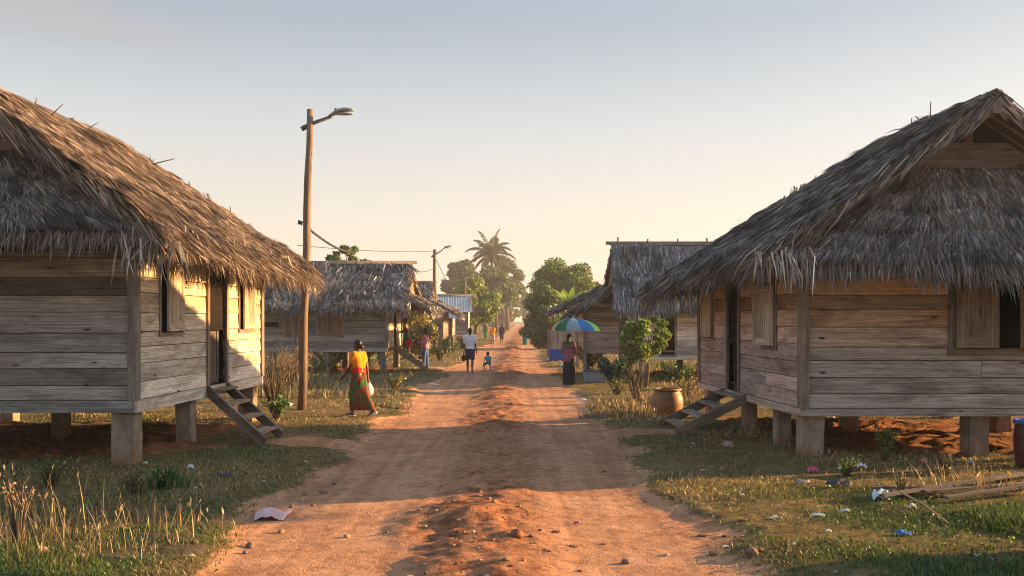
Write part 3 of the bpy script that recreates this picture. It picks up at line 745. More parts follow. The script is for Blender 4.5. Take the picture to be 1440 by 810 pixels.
# loose grit and crumbs of earth on the road
mb = MB()
ico = [(0, 0, 1), (.89, 0, .45), (.28, .85, .45), (-.72, .53, .45), (-.72, -.53, .45), (.28, -.85, .45), (.72, .53, -.2), (-.28, .85, -.2), (-.89, 0, -.2), (-.28, -.85, -.2), (.72, -.53, -.2)]
icf = [(0, 1, 2), (0, 2, 3), (0, 3, 4), (0, 4, 5), (0, 5, 1), (1, 6, 2), (2, 7, 3), (3, 8, 4), (4, 9, 5), (5, 10, 1), (6, 7, 2), (7, 8, 3), (8, 9, 4), (9, 10, 5), (10, 6, 1)]
ico = np.array(ico); icf = np.array(icf)
n = 5200; py = rng.uniform(HY + 45, 880, n); y = FPX * CAMZ / (py - HY); x = rng.uniform(-0.6, 0.6, n) * y
rm = np.maximum(road_mask(x, y), 0.9 * bare_mask(x, y)); edge_ = np.exp(-(np.minimum(np.abs(x - road_left(y)), np.abs(x - road_right(y))) / 0.5) ** 2)
k = rng.uniform(0, 1, n) < np.clip(rm * (0.12 + 0.85 * hump(x, y) + bare_mask(x, y)) + edge_ * .6, 0, 1) * sstep(0.35, 0.6, fbm(x, y, 3, 44)); x, y = x[k], y[k]
z = ground_h(x, y)
for i in range(len(x)):
    r = min(0.045, 0.006 + rng.exponential(0.008))
    a = rng.uniform(0, 6.28); ca, sa = math.cos(a), math.sin(a)
    v = ico * (rng.uniform(0.7, 1.3, (11, 1))) * (r * rng.uniform(.8, 1.5), r, r * rng.uniform(.45, .8))
    v = v @ np.array([(ca, sa, 0), (-sa, ca, 0), (0, 0, 1)])
    col = np.array(random.choice([(0.30, 0.16, 0.085), (0.22, 0.10, 0.05), (0.38, 0.24, 0.15), (0.34, 0.28, 0.22), (0.16, 0.09, 0.06)]))
    mb.add(v + (x[i], y[i], z[i] + r * .15), icf, None, col)
single(mb, 'gravel', M_STONE, (0, 0, 0), 'loose grit and crumbs of red earth on the road', 'gravel', kind='stuff')
# ------------------------------------------------------------------ houses on stilts
class Frame:
    """b runs inward from the wall that faces the road, a runs away from the camera along it"""
    def __init__(s, A, v, inward):
        s.A = Vector((A[0], A[1], 0)); s.v = Vector((v[0], v[1], 0)).normalized(); s.i = Vector((inward, 0, 0))
    def __call__(s, b, a, z): return s.A + s.i * b + s.v * a + Vector((0, 0, z))
def tcol(base, j=0.12, warm=0.0):
    k = random.uniform(1 - j * 1.6, 1 + j); w = random.uniform(-1, 1) * 0.05 + warm
    return (base[0] * k * (1 + w), base[1] * k, base[2] * k * (1 - w))

def plank_wall(mb, fr, axis_, c0, length, off, out, z0, z1, rowh, opens=(), tint=lambda z: (0.3, 0.25, 0.2), tilt=0.011, th=0.022):
    """lapped boards; axis_ 'a' or 'b', starting at c0 on that axis, off = the other coordinate, out = its outward sign"""
    def P(t, o, z): return fr(off + out * o, c0 + t, z) if axis_ == 'a' else fr(c0 + t, off + out * o, z)
    z = z0; first = True
    while z < z1 - 0.03:
        h = rowh * random.uniform(0.8, 1.2); zb, zt = z, min(z + h, z1)
        if z1 - zt < 0.08: zt = z1
        cuts = sorted({zb, zt, *[q for o in opens for q in (o[2], o[3]) if zb + .01 < q < zt - .01]})
        base = tint((zb + zt) / 2 - z0)
        joints = [0, length]
        if random.random() < 0.45 and length > 2: joints.append(length * random.uniform(.25, .75))
        joints.sort()
        for ja, jb in zip(joints[:-1], joints[1:]):
            tc_ = tcol(base, 0.27)
            for ca, cb in zip(cuts[:-1], cuts[1:]):
                segs = [(ja + .003, jb - .003)]
                for o in opens:
                    if o[2] < (ca + cb) / 2 < o[3]:
                        ns = []
                        for s0, s1 in segs:
                            if o[0] > s0: ns.append((s0, min(s1, o[0])))
                            if o[1] < s1: ns.append((max(s0, o[1]), s1))
                        segs = [q for q in ns if q[1] - q[0] > 0.015]
                for s0, s1 in segs:
                    fb, ft = (ca - zb) / (zt - zb), (cb - zb) / (zt - zb); gp = rowh * .04 if ca <= zb + .001 else 0
                    w0 = random.uniform(-.003, .004); w1 = random.uniform(-.003, .004)
                    ob, ot = 0.012 + tilt * (1 - fb), 0.012 + tilt * (1 - ft)
                    lap = 0.014 if cb >= zt - .002 and zt < z1 else 0
                    mb.hexa([P(s0, ob + w0, ca + gp), P(s0, ob + th + w0, ca + gp), P(s0, ot + th + w0 - (.004 if lap else 0), cb + lap * .0), P(s0, ot + w0, cb),
                             P(s1, ob + w1, ca + gp), P(s1, ob + th + w1, ca + gp), P(s1, ot + th + w1 - (.004 if lap else 0), cb + lap * .0), P(s1, ot + w1, cb)], tc_)
        z = zt
    # sheathing closes the gaps behind the boards, tinted near-black as their shade; same openings
    zs = sorted({z0, z1, *[q for o in opens for q in (o[2], o[3])]})
    for ca, cb in zip(zs[:-1], zs[1:]):
        segs = [(0, length)]
        for o in opens:
            if o[2] - .001 < (ca + cb) / 2 < o[3] + .001:
                segs = [q for s0, s1 in segs for q in ((s0, o[0]), (o[1], s1)) if q[1] - q[0] > .01]
        for s0, s1 in segs:
            mb.hexa([P(s0, -.02, ca), P(s0, .008, ca), P(s0, .008, cb), P(s0, -.02, cb), P(s1, -.02, ca), P(s1, .008, ca), P(s1, .008, cb), P(s1, -.02, cb)], (0.025, 0.018, 0.014))

TH = {'grey': [((0.30, 0.275, 0.255), 5), ((0.20, 0.175, 0.155), 4), ((0.40, 0.37, 0.33), 2), ((0.12, 0.098, 0.082), 3), ((0.30, 0.22, 0.15), 2)],
      'brown': [((0.27, 0.20, 0.15), 4), ((0.20, 0.145, 0.105), 4), ((0.37, 0.29, 0.22), 3), ((0.12, 0.078, 0.052), 3), ((0.32, 0.27, 0.235), 2), ((0.45, 0.34, 0.23), 1)],
      'slate': [((0.27, 0.265, 0.27), 5), ((0.19, 0.185, 0.185), 4), ((0.36, 0.35, 0.34), 2), ((0.13, 0.125, 0.12), 3), ((0.26, 0.20, 0.15), 1)]}
def straw_cols(n, pal):
    c = np.array([p[0] for p in TH[pal]]); w = np.array([p[1] for p in TH[pal]], float); w /= w.sum()
    return c[rng.choice(len(c), n, p=w)] * rng.uniform(0.8, 1.4, (n, 1))
def nrm(v): return v / np.maximum(np.linalg.norm(v, axis=-1, keepdims=True), 1e-9)

def thatch(core, straw, e0, e1, r1, r0, dens=700, pal='grey', thick=0.13, ln=(0.28, 0.6), wd=(0.012, 0.028), fringe=(0.25, 0.5), fd=95, rakes=(True, True), lift=0.10, grid=0.22, fr_out=0.35, patch=None, jit=0.30, swl=1.3):
    """one slope: a lumpy slab with straw laid down it; e0-e1 is the eave, r0-r1 the top"""
    e0, e1, r1, r0 = (np.array(p, float) for p in (e0, e1, r1, r0))
    le = np.linalg.norm(e1 - e0); lv = np.linalg.norm((r0 + r1) / 2 - (e0 + e1) / 2)
    nm0 = np.cross(e1 - e0, (r0 + r1) / 2 - e0); nm0 /= np.linalg.norm(nm0)
    if nm0[2] < 0: nm0 = -nm0
    sd0 = random.randrange(1000)
    def S(u, v): u = u[:, None]; v = v[:, None]; return (e0 * (1 - u) + e1 * u) * (1 - v) + (r0 * (1 - u) + r1 * u) * v
    nu, nv = max(4, int(le / grid)), max(4, int(lv / grid))
    uu, vv = np.meshgrid(np.linspace(0, 1, nu + 1), np.linspace(0, 1, nv + 1)); u = uu.ravel(); v = vv.ravel()
    p = S(u, v); lump = (fbm(u * le * 1.1, v * lv * 1.6, 3, sd0) - 0.5) * 0.16
    p = p + nm0 * lump[:, None]
    q = np.arange((nu + 1) * (nv + 1)).reshape(nv + 1, nu + 1); K = len(p)
    top = np.stack([q[:-1, :-1], q[:-1, 1:], q[1:, 1:], q[1:, :-1]], -1).reshape(-1, 4)
    bot = top[:, ::-1] + K
    rim = np.concatenate([q[0, :], q[1:, -1], q[-1, -2::-1], q[-2:0:-1, 0]])
    r2 = np.roll(rim, -1); side = np.stack([rim, rim + K, r2 + K, r2], -1)
    core.add(np.concatenate([p, p - nm0 * thick - nm0 * lump[:, None]]), np.concatenate([top, bot, side]))
    area = le * lv; n = int(area * dens)
    u = rng.uniform(0, 1, n); v = rng.uniform(0.0, 1, n) ** 0.95
    b = S(u, v); lump = (fbm(u * le * 1.1, v * lv * 1.6, 3, sd0) - 0.5) * 0.16
    down = nrm((e0 * (1 - u)[:, None] + e1 * u[:, None]) - (r0 * (1 - u)[:, None] + r1 * u[:, None]))
    lat = nrm((e1 - e0)[None, :]) * np.ones((n, 1))
    swirl = (fbm(u * le * 0.9, v * lv * 0.9, 3, sd0 + 5) - 0.5) * 1.1
    d = nrm(down + lat * (rng.normal(0, jit, n) + swirl * swl)[:, None] + nm0 * np.abs(rng.normal(0.02, lift, n))[:, None])
    sd = nrm(np.cross(d, nm0 + rng.normal(0, 0.35, (n, 3))))
    L = rng.uniform(*ln, n); w = rng.uniform(*wd, n)
    course = ((1 - v) * lv / 0.36 + 0.35 * (fbm(u * le * 0.7, v * 0, 2, sd0 + 2) - .5)) % 1.0      # tied courses overlap like scales
    b = b + nm0 * (lump + rng.uniform(-0.01, 0.03, n) + 0.085 * course)[:, None] - d * (L * 0.45)[:, None] * (v < 0.9)[:, None]
    reg = (0.35 + 0.95 * fbm(u * le * 0.8, v * lv * 1.2, 3, sd0 + 11)) * (1 - .6 * sstep(.56, .68, fbm(u * le * 1.9, v * lv * 2.4, 3, sd0 + 13)))      # random darker patches
    tn = straw_cols(n, pal) * reg[:, None]
    if patch is not None:
        f = patch(u * le, v * lv)[:, None]; tn = tn * (1 - f) + straw_cols(n, 'brown') * 1.5 * f
    straw.blades(b, d, sd, L, w, -nm0[None, :] * 0.25 + np.array([0, 0, -0.25]), tn)
    def edge(pa, pb, k, dirs, lo, hi, outn, hang):
        n = int(np.linalg.norm(pb - pa) * k)
        if n < 2: return
        t = rng.uniform(0, 1, n); b = pa + (pb - pa) * t[:, None]
        al = nrm((pb - pa)[None, :])
        clump = fbm(t * np.linalg.norm(pb - pa) * 2.3, t * 0 + sd0, 3, sd0 + 3)
        d = nrm(dirs + al * (rng.normal(0, 0.22, n) + (clump - .5) * .9)[:, None] + outn * rng.normal(0.0, 0.16, n)[:, None])
        L = rng.uniform(lo, hi, n) * (0.55 + 0.9 * clump); w = rng.uniform(wd[0], wd[1] * 1.1, n)
        sd = nrm(np.cross(d, outn + rng.normal(0, 0.4, (n, 3))))
        b = b - d * (L * .35)[:, None] + rng.normal(0, 0.035, (n, 3)) - nm0 * rng.uniform(0, thick, n)[:, None]
        straw.blades(b, d, sd, L, w, np.array([[0, 0, -hang]]), straw_cols(n, pal) * rng.uniform(.8, 1.15, (n, 1)))
    dn = nrm(((e0 + e1) - (r0 + r1))[None, :]); hz = np.array([[0, 0, -1.0]])
    outv = nrm((dn * np.array([[1, 1, 0]])))
    edge(e0, e1, fd, nrm(dn * fr_out * 1.4 + hz * 0.75), fringe[0], fringe[1], outv, 0.5)
    edge(e0, e1, fd, nrm(dn), fringe[0], fringe[1] * .9, outv, 0.2)
    for flag, ea, ra, sg in ((rakes[0], e0, r0, -1), (rakes[1], e1, r1, 1)):
        if flag: edge(ea, ra, fd * 0.7, nrm(nrm((ea - ra)[None, :]) + hz * .25), fringe[0] * .7, fringe[1] * .75, nrm((e1 - e0)[None, :]) * sg, 0.3)

def frame_box(mb, P, t0, t1, z0, z1, w=0.08, proud=0.05, tint=(0.24, 0.19, 0.15), sill=True):
    """four pieces round an opening; P(t, o, z)"""
    def bx(ta, tb, za, zb, pr):
        if tb - ta > zb - za:
            mb.hexa([P(ta, .0, za), P(ta, pr, za), P(ta, pr, zb), P(ta, .0, zb), P(tb, .0, za), P(tb, pr, za), P(tb, pr, zb), P(tb, .0, zb)], tcol(tint))
        else:
            mb.hexa([P(ta, .0, za), P(ta, pr, za), P(tb, pr, za), P(tb, .0, za), P(ta, .0, zb), P(ta, pr, zb), P(tb, pr, zb), P(tb, .0, zb)], tcol(tint))
    bx(t0 - w, t0, z0, z1, proud); bx(t1, t1 + w, z0, z1, proud)
    bx(t0 - w - .01, t1 + w + .01, z1, z1 + w, proud + .004)
    if sill: bx(t0 - w - .01, t1 + w + .01, z0 - w, z0, proud + .006)
def leaf_panel(mb, Q, w, h, th=0.03, tint=(0.28, 0.21, 0.15), st=0.09, boards=2):
    """a shutter or door leaf; Q(x, o, z) from its hinge; stiles, rails and a set-back panel"""
    def bx(x0, x1, z0, z1, o0, o1):
        t = tcol(tint, .1)
        if x1 - x0 > z1 - z0: mb.hexa([Q(x0, o0, z0), Q(x0, o1, z0), Q(x0, o1, z1), Q(x0, o0, z1), Q(x1, o0, z0), Q(x1, o1, z0), Q(x1, o1, z1), Q(x1, o0, z1)], t)
        else: mb.hexa([Q(x0, o0, z0), Q(x0, o1, z0), Q(x1, o1, z0), Q(x1, o0, z0), Q(x0, o0, z1), Q(x0, o1, z1), Q(x1, o1, z1), Q(x1, o0, z1)], t)
    bx(0, st, 0, h, 0, th); bx(w - st, w, 0, h, 0, th)
    bx(st, w - st, 0, st * 1.3, 0, th); bx(st, w - st, h - st * 1.2, h, 0, th)
    k = (w - 2 * st) / boards
    for i in range(boards): bx(st + i * k + .002, st + (i + 1) * k - .002, st * 1.3, h - st * 1.2, th * .2, th * .62)

def stair(root, fr, aa, ab, z_top, b_foot, steps=4, tint=(0.22, 0.17, 0.13), skew=0.0):
    """open stair from the door down to the road side"""
    st = MB(); zf = min(gz(*fr(b_foot, aa, 0).xy), gz(*fr(b_foot, ab, 0).xy))
    pt = tuple(fr(0, 0, 0))
    grp = []
    for a in (aa, ab):
        m_ = MB(); p0 = fr(-0.05, a, z_top - 0.05); p1 = fr(b_foot, a + skew, zf + 0.05)
        m_.beam(p0, p1, 0.05, 0.16, tint=tcol(tint)); m_.build('stringer', M_WOOD, root)
    for k in range(steps):
        t = (k + 0.45) / (steps + 0.1); b0 = -0.05 + (b_foot + 0.05) * t; z = z_top + 0.035 + (zf - z_top) * t
        m_ = MB(); c = fr(b0, 0, 0)
        p0 = fr(b0, aa + .03 + skew * t, z); p1 = fr(b0, ab - .03 + skew * t, z)
        m_.beam(p0, p1, 0.24, 0.035, tint=tcol((tint[0] * 1.5, tint[1] * 1.45, tint[2] * 1.35))); m_.build('tread', M_WOOD, root)

def stilt(root, fr, b, a, z1, w=0.2, tint=(0.30, 0.235, 0.18)):
    m_ = MB(); z0 = gz(*fr(b, a, 0).xy) - 0.2; t = tcol(tint, .15)
    h = w / 2; lx, ly = random.uniform(-.035, .035), random.uniform(-.03, .03); n = 5
    sk = [1 + random.uniform(-.015, .02) for _ in range(n + 1)]
    for k in range(n):
        za, zb = z0 + (z1 - z0) * k / n, z0 + (z1 - z0) * (k + 1) / n
        c0 = [fr(b + lx * (1 - k / n) + x * sk[k], a + ly * (1 - k / n) + y * sk[k], za) for x, y in ((-h, -h), (h, -h), (h, h), (-h, h))]
        c1 = [fr(b + lx * (1 - (k + 1) / n) + x * sk[k + 1], a + ly * (1 - (k + 1) / n) + y * sk[k + 1], zb) for x, y in ((-h, -h), (h, -h), (h, h), (-h, h))]
        g = np.array([(q.z + b * 7, x + a, y) for q, (x, y) in zip(c0 + c1, ((-h, -h), (h, -h), (h, h), (-h, h)) * 2)])
        m_.add([tuple(q) for q in c0 + c1], [(0, 1, 5, 4), (1, 2, 6, 5), (2, 3, 7, 6), (3, 0, 4, 7)] + ([(4, 5, 6, 7)] if k == n - 1 else []), g, t)
    m_.build('stilt', M_STILT, root)

def big_hut(fr, W, L, zs, zw, z1, label, tints, roof, openings_side, openings_front, door, pal, stilts, front_windows=()):
    root = thing('stilt_house', tuple(fr(0, 0, 0)), label, 'house', 'thatched houses on stilts along the road')
    tf, ts = tints
    # sill beams under the walls
    m_ = MB()
    m_.hexa([fr(-.02, -.075, zs), fr(-.02, -.0, zs), fr(-.02, 0, zw), fr(-.02, -.075, zw), fr(W, -.075, zs), fr(W, 0, zs), fr(W, 0, zw), fr(W, -.075, zw)], tcol(tf(0)))
    m_.build('sill_beam', M_WOOD, root)
    m_ = MB()
    m_.hexa([fr(-.07, -.04, zs - .004), fr(0, -.04, zs - .004), fr(0, -.04, zw - .003), fr(-.07, -.04, zw - .003), fr(-.07, L, zs), fr(0, L, zs), fr(0, L, zw), fr(-.07, L, zw)], tcol(ts(0)))
    m_.build('sill_beam', M_WOOD, root)
    m_ = MB(); m_.hexa([fr(0, .02, zs + .05), fr(0, .02, zw - .01), fr(W, .02, zw - .01), fr(W, .02, zs + .05), fr(0, L - .02, zs + .05), fr(0, L - .02, zw - .01), fr(W, L - .02, zw - .01), fr(W, L - .02, zs + .05)], (0.1, 0.075, 0.055))
    m_.build('floor_deck', M_WOOD, root)
    # walls
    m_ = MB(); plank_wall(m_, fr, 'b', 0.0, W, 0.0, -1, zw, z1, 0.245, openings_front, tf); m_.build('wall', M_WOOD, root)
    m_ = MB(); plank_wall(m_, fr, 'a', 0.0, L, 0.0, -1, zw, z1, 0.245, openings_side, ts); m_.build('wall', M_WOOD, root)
    m_ = MB(); plank_wall(m_, fr, 'b', 0.0, W, L, 1, zw, z1, 0.25, (), ts); m_.build('wall', M_WOOD, root)
    m_ = MB(); plank_wall(m_, fr, 'a', 0.0, L, W, 1, zw, z1, 0.25, (), ts); m_.build('wall', M_WOOD, root)
    for b, a, d0 in ((-.02, -.02, 0), (-.02, L - .02, 1)):
        m_ = MB(); m_.hexa([fr(b - .055, a - .055, zw + .002), fr(b + .075, a - .055, zw + .002), fr(b + .075, a + .075, zw + .002), fr(b - .055, a + .075, zw + .002),
                            fr(b - .055, a - .055, z1), fr(b + .075, a - .055, z1), fr(b + .075, a + .075, z1), fr(b - .055, a + .075, z1)], tcol((0.25, 0.2, 0.155)))
        m_.build('corner_post', M_WOOD, root)
    for b, a, w in stilts: stilt(root, fr, b, a, zs - 0.002 if a > .3 or b > .3 else zs, w)
    # windows and shutters in the road wall
    def PS(t, o, z): return fr(-o, t, z)
    for o in openings_side:
        if o is door: continue
        fm = MB(); frame_box(fm, lambda t, q, z: fr(-q - .03, t, z), o[0], o[1], o[2], o[3], 0.06, 0.03, (0.27, 0.21, 0.16)); w_ = fm.build('window', M_WOOD, root)
        ang = R(o[4]); near = o[5]
        for hinge, sg in (((o[0], 1), (o[1], -1)) if near == 2 else (((o[0], 1),) if near else ((o[1], -1),))):
            wd = (o[1] - o[0]) / (2 if near == 2 else 1) - .01; sm = MB()
            def Q(x, q, z, hinge=hinge, sg=sg):
                t = hinge + sg * (x * math.cos(ang) - 0) + sg * (-q * math.sin(ang)) * -1 * 0; oo = 0.066 + x * math.sin(ang) + q * math.cos(ang)
                return fr(-oo, t + sg * (-q * math.sin(ang)), o[2] + .01 + z)
            leaf_panel(sm, Q, wd, o[3] - o[2] - .02, 0.032, (0.44, 0.345, 0.25)); s_ = sm.build('shutter', M_WOOD, w_)
    # door
    fm = MB(); frame_box(fm, lambda t, q, z: fr(-q - .025, t, z), door[0], door[1], door[2], door[3], 0.085, 0.05, (0.25, 0.19, 0.15), sill=False); fm.build('door_frame', M_WOOD, root)
    dm = MB(); leaf_panel(dm, lambda x, q, z: fr(0.10 - q, door[0] + .01 + x, door[2] + .01 + z), door[1] - door[0] - .02, door[3] - door[2] - .02, .04, door[4], .1, 3)
    d_ = dm.build('door', M_WOOD, root)
    hm = MB(); hc = fr(0.05, door[0] + .12, door[2] + .95); hm.capsule(hc, .014, hc + Vector((0, 0, .09)), .014); hm.build('handle', M_IRON, d_, True)
    for o in front_windows:
        fm = MB(); frame_box(fm, lambda t, q, z: fr(t, -q - .03, z), o[0], o[1], o[2], o[3], 0.1, 0.032, (0.22, 0.16, 0.115)); w_ = fm.build('window', M_WOOD, root)
        for h0, sg, wd in ((o[0], 1, o[4]), (o[1], -1, o[4])):
            sm = MB(); leaf_panel(sm, lambda x, q, z, h0=h0, sg=sg: fr(h0 + sg * x, -.068 - q - x * .06, o[2] + .01 + z), wd, o[3] - o[2] - .02, .034, (0.25, 0.18, 0.125), .11, 1); sm.build('shutter', M_WOOD, w_)
    stair(root, fr, door[0] - door[7], door[1] + door[7] * .2, zw, door[5], door[6], skew=door[8])
    # roof
    rf = roof; rb = rf['ridge_b']; rz = rf['ridge_z']
    C0 = fr(rf['eb'], rf['ea0'], rf['ez0']); C1 = fr(rf['eb1'], rf['ea1'], rf['ez1'])
    R0 = fr(rb, rf['ra0'], rz); R1 = fr(rb, rf['ra1'], rz - .05)
    D0 = fr(2 * rb - rf['eb'], rf['ea0'], rf['ez0']); D1 = fr(2 * rb - rf['eb1'], rf['ea1'], rf['ez1'])
    core = MB(); straw = MB()
    thatch(core, straw, C0, C1, R1, R0, rf.get('dens', 2100), pal[0], rakes=(True, False), fringe=(0.25, 0.6), fd=170, ln=(.14, .46), wd=(.006, .026), lift=.2)
    thatch(core, straw, D0, D1, R1, R0, 260, pal[0], rakes=(True, False))
    thatch(core, straw, C1, D1, R1 + Vector((0, .02, 0)), R1, 300, pal[0], rakes=(False, False), fringe=(0.25, .5))
    core_o = core.build('roof', M_CORE, root, True)
    straw.build('thatch', M_THATCH, core_o)
    # the skirt under the open gable
    gzb = rf['gable_z']; f = (gzb - rf['ez0']) / (rz - rf['ez0'])
    e0 = fr(rf['eb'] + .12, rf['ea0'] + .05, rf['skirt_z']); e1 = fr(2 * rb - rf['eb'] - .12, rf['ea0'] + .05, rf['skirt_z'])
    t0 = fr(rf['eb'] + (rb - rf['eb']) * f + .06, rf['gable_a'], gzb); t1 = fr(2 * rb - (rf['eb'] + (rb - rf['eb']) * f) - .06, rf['gable_a'], gzb)
    core = MB(); straw = MB()
    thatch(core, straw, e0, e1, t1, t0, 2500, pal[1], fringe=rf.get('sk_fr', (0.28, 0.55)), fd=200, rakes=(False, False), thick=.1, ln=(.12, .36), wd=(.006, .024), lift=.24)
    sk = core.build('gable_skirt', M_CORE, root, True); straw.build('thatch', M_THATCH, sk)
    m_ = MB(); m_.beam(t0 + Vector((0, .0, .18)) + fr.i * .42, t1 + Vector((0, 0, .18)) + fr.i * -.42, 0.09, 0.37, tint=tcol((0.22, 0.16, 0.12))); m_.build('gable_beam', M_WOOD, root)
    kp = fr(rb, rf['gable_a'] + .02, gzb + .2); m_ = MB(); m_.beam(kp, Vector((kp.x, kp.y, rz - .12)), .11, .11, tint=tcol((0.2, 0.15, 0.11))); m_.build('king_post', M_WOOD, root)
    m_ = MB(); m_.beam(R0 + Vector((0, -.06, -.2)), R1 + Vector((0, 0, -.2)), .14, .14, tint=tcol((0.24, 0.18, 0.14))); m_.build('ridge_beam', M_WOOD, root)
    # rafters and laths seen from below along the rake
    for s0, (ee, sg) in enumerate(((C0, 1), (D0, -1))):
        for k in range(3):
            off = Vector((0, 0.03 + k * 0.26, -0.17))
            m_ = MB(); m_.tube([Vector(ee) + off + fr.i * (-.05 * sg), (Vector(ee) + R0) / 2 + off + Vector((0, 0, .012)), R0 + off], [.035, .032, .028], 8, tcol((0.27, 0.2, 0.14)), wob=.05)
            m_.build('rafter', M_WOOD, root)
    for k in range(9):
        t = (k + .5) / 9; p_ = Vector(C0).lerp(R0, t) + Vector((0, -.05, -.145)); q_ = p_ + Vector((0, .95, 0))
        m_ = MB(); m_.tube([p_, q_], .016, 6, tcol((0.3, 0.23, 0.16))); m_.build('purlin', M_WOOD, root, True)
    # split ridge covering and pegs that stick out of it
    m_ = MB()
    nseg = 9
    for k in range(nseg):
        a0, a1 = k / nseg - .01, (k + 1) / nseg + .02; p_ = R0.lerp(R1, a0) + Vector((0, 0, .05 + random.uniform(0, .025))); q_ = R0.lerp(R1, a1) + Vector((0, 0, .045 + random.uniform(0, .02)))
        for sg in (-1, 1):
            m_.hexa([p_ + Vector((0, 0, .035)), p_ + Vector((sg * .24, 0, -.13)), p_ + Vector((sg * .24, 0, -.16)), p_, q_ + Vector((0, 0, .035)), q_ + Vector((sg * .24, 0, -.13)), q_ + Vector((sg * .24, 0, -.16)), q_], tcol((0.2, 0.155, 0.12), .3))
    cap_ = m_.build('ridge_cap', M_WOOD, root)
    for t, lx, ly, lz in rf['pegs']:
        p_ = Vector(C0).lerp(Vector(C1), t[0]).lerp(R0.lerp(R1, t[0]), t[1]) + Vector((0, 0, -.02)); m_ = MB(); m_.tube([p_, p_ + Vector((lx, ly, lz))], [.014, .008], 6, tcol((0.2, 0.15, 0.11))); m_.build('peg', M_WOOD, cap_, True)
    return root

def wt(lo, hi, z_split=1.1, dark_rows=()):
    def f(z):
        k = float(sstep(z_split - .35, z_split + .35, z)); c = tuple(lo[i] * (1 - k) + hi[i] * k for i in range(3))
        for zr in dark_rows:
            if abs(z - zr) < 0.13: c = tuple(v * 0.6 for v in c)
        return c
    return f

# left house
FL = Frame((-5.28, 12.9), (0.26, 5.5), -1)
dL = (2.66, 3.46, 0.93, 2.95, (0.13, 0.095, 0.07), -1.22, 4, .1, -.65)
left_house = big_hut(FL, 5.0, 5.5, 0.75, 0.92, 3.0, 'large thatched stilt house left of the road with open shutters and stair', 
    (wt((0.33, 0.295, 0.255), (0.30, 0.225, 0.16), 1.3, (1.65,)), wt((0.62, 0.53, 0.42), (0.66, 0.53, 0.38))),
    dict(ridge_b=2.35, ridge_z=5.40, eb=-0.72, ea0=-0.75, ez0=3.18, eb1=-0.85, ea1=6.7, ez1=3.02, ra0=-0.45, ra1=4.5, gable_z=4.35, gable_a=0.1, skirt_z=3.22, sk_fr=(0.2, .42),
         pegs=[((0.42, .93), .3, -.1, .22), ((0.40, .97), -.02, .1, .24), ((0.62, .93), .3, 0, .18), ((0.62, .96), -.05, .1, .22), ((0.86, .8), .6, -.1, .12), ((.2, .98), .05, 0, .2)]),
    [dL, (0.78, 1.55, 1.86, 2.9, 5, 0), (4.2, 4.95, 1.86, 2.9, 3, 0)], [], dL, ('brown', 'grey'),
    [(.17, .17, .3), (.16, 2.2, .24), (.16, 5.3, .28), (2.5, .2, .24), (4.85, .2, .24), (2.5, 2.8, .22), (4.85, 5.3, .24), (2.5, 5.3, .22)])
# right house
FR = Frame((4.29, 13.6), (-0.36, 5.6), 1)
dR = (2.95, 3.62, 0.74, 2.78, (0.05, 0.038, 0.03), -1.30, 4, .5, -.1)  # leaf tint near-black: the open doorway's darkness put into its colour
right_house = big_hut(FR, 5.2, 5.6, 0.63, 0.74, 2.85, 'large thatched stilt house right of the road with dark doorway',
    (wt((0.40, 0.365, 0.32), (0.52, 0.34, 0.20), 0.95, (1.55,)), wt((0.54, 0.41, 0.34), (0.56, 0.34, 0.19), 1.2, (1.5,))),
    dict(ridge_b=2.5, ridge_z=5.22, eb=-0.72, ea0=-0.75, ez0=3.02, eb1=-1.0, ea1=6.8, ez1=2.68, ra0=-0.55, ra1=3.1, gable_z=4.3, gable_a=0.15, skirt_z=2.86, sk_fr=(0.28, .55),
         pegs=[((0.33, .92), .02, 0, .42), ((0.33, .92), -.22, 0, .2), ((0.36, .95), .2, 0, .2), ((0.5, .93), .02, 0, .3), ((.25, .97), .1, 0, .16)]),
    [dR, (1.05, 1.68, 1.62, 2.6, 12, 1), (4.55, 5.2, 1.68, 2.62, 4, 1)], [(2.2, 3.72, 1.62, 2.62)], dR, ('grey', 'grey'),
    [(.17, .17, .3), (.16, 1.35, .22), (.16, 3.0, .22), (.16, 5.4, .24), (2.62, .2, .28), (1.95, 3.0, .26), (4.65, 3.0, .26), (5.0, .2, .26), (2.6, 5.4, .22), (5.0, 5.4, .22)],
    front_windows=[(2.2, 3.72, 1.62, 2.62, .6)])
# the note pinned by the window
m_ = MB(); c = FR(3.16, -.12, 2.52); m_.hexa([c + Vector((x, y, z)) for x in (0, .11) for y, z in ((0, 0), (.004, 0), (.004, .17), (0, .17))], (1, 1, 1)); 
o = m_.build('paper_note', plain_mat('bluish_paper', (0.42, 0.46, 0.60), 0.8), right_house)
# loose straws hanging off the near corners
for fr, c, k in ((FR, Vector((3.75, 12.75, 2.95)), 60), (FL, Vector((-4.85, 12.3, 3.12)), 50)):
    m_ = MB(); n = k
    b = np.array(c) + np.clip(rng.normal(0, 1, (n, 3)), -1.5, 1.5) * (.26, .08, .06); d = nrm(np.array([[0, -.1, -1.0]]) + rng.normal(0, .22, (n, 3)))
    m_.blades(b, d, nrm(np.cross(d, np.array([[0, 1, 0]]) + rng.normal(0, .3, (n, 3)))), rng.uniform(.25, .6, n), rng.uniform(.014, .028, n), np.array([[0, 0, -.3]]), straw_cols(n, 'grey') * 1.35)
    m_.build('hanging_straw', M_THATCH, right_house if fr is FR else left_house)
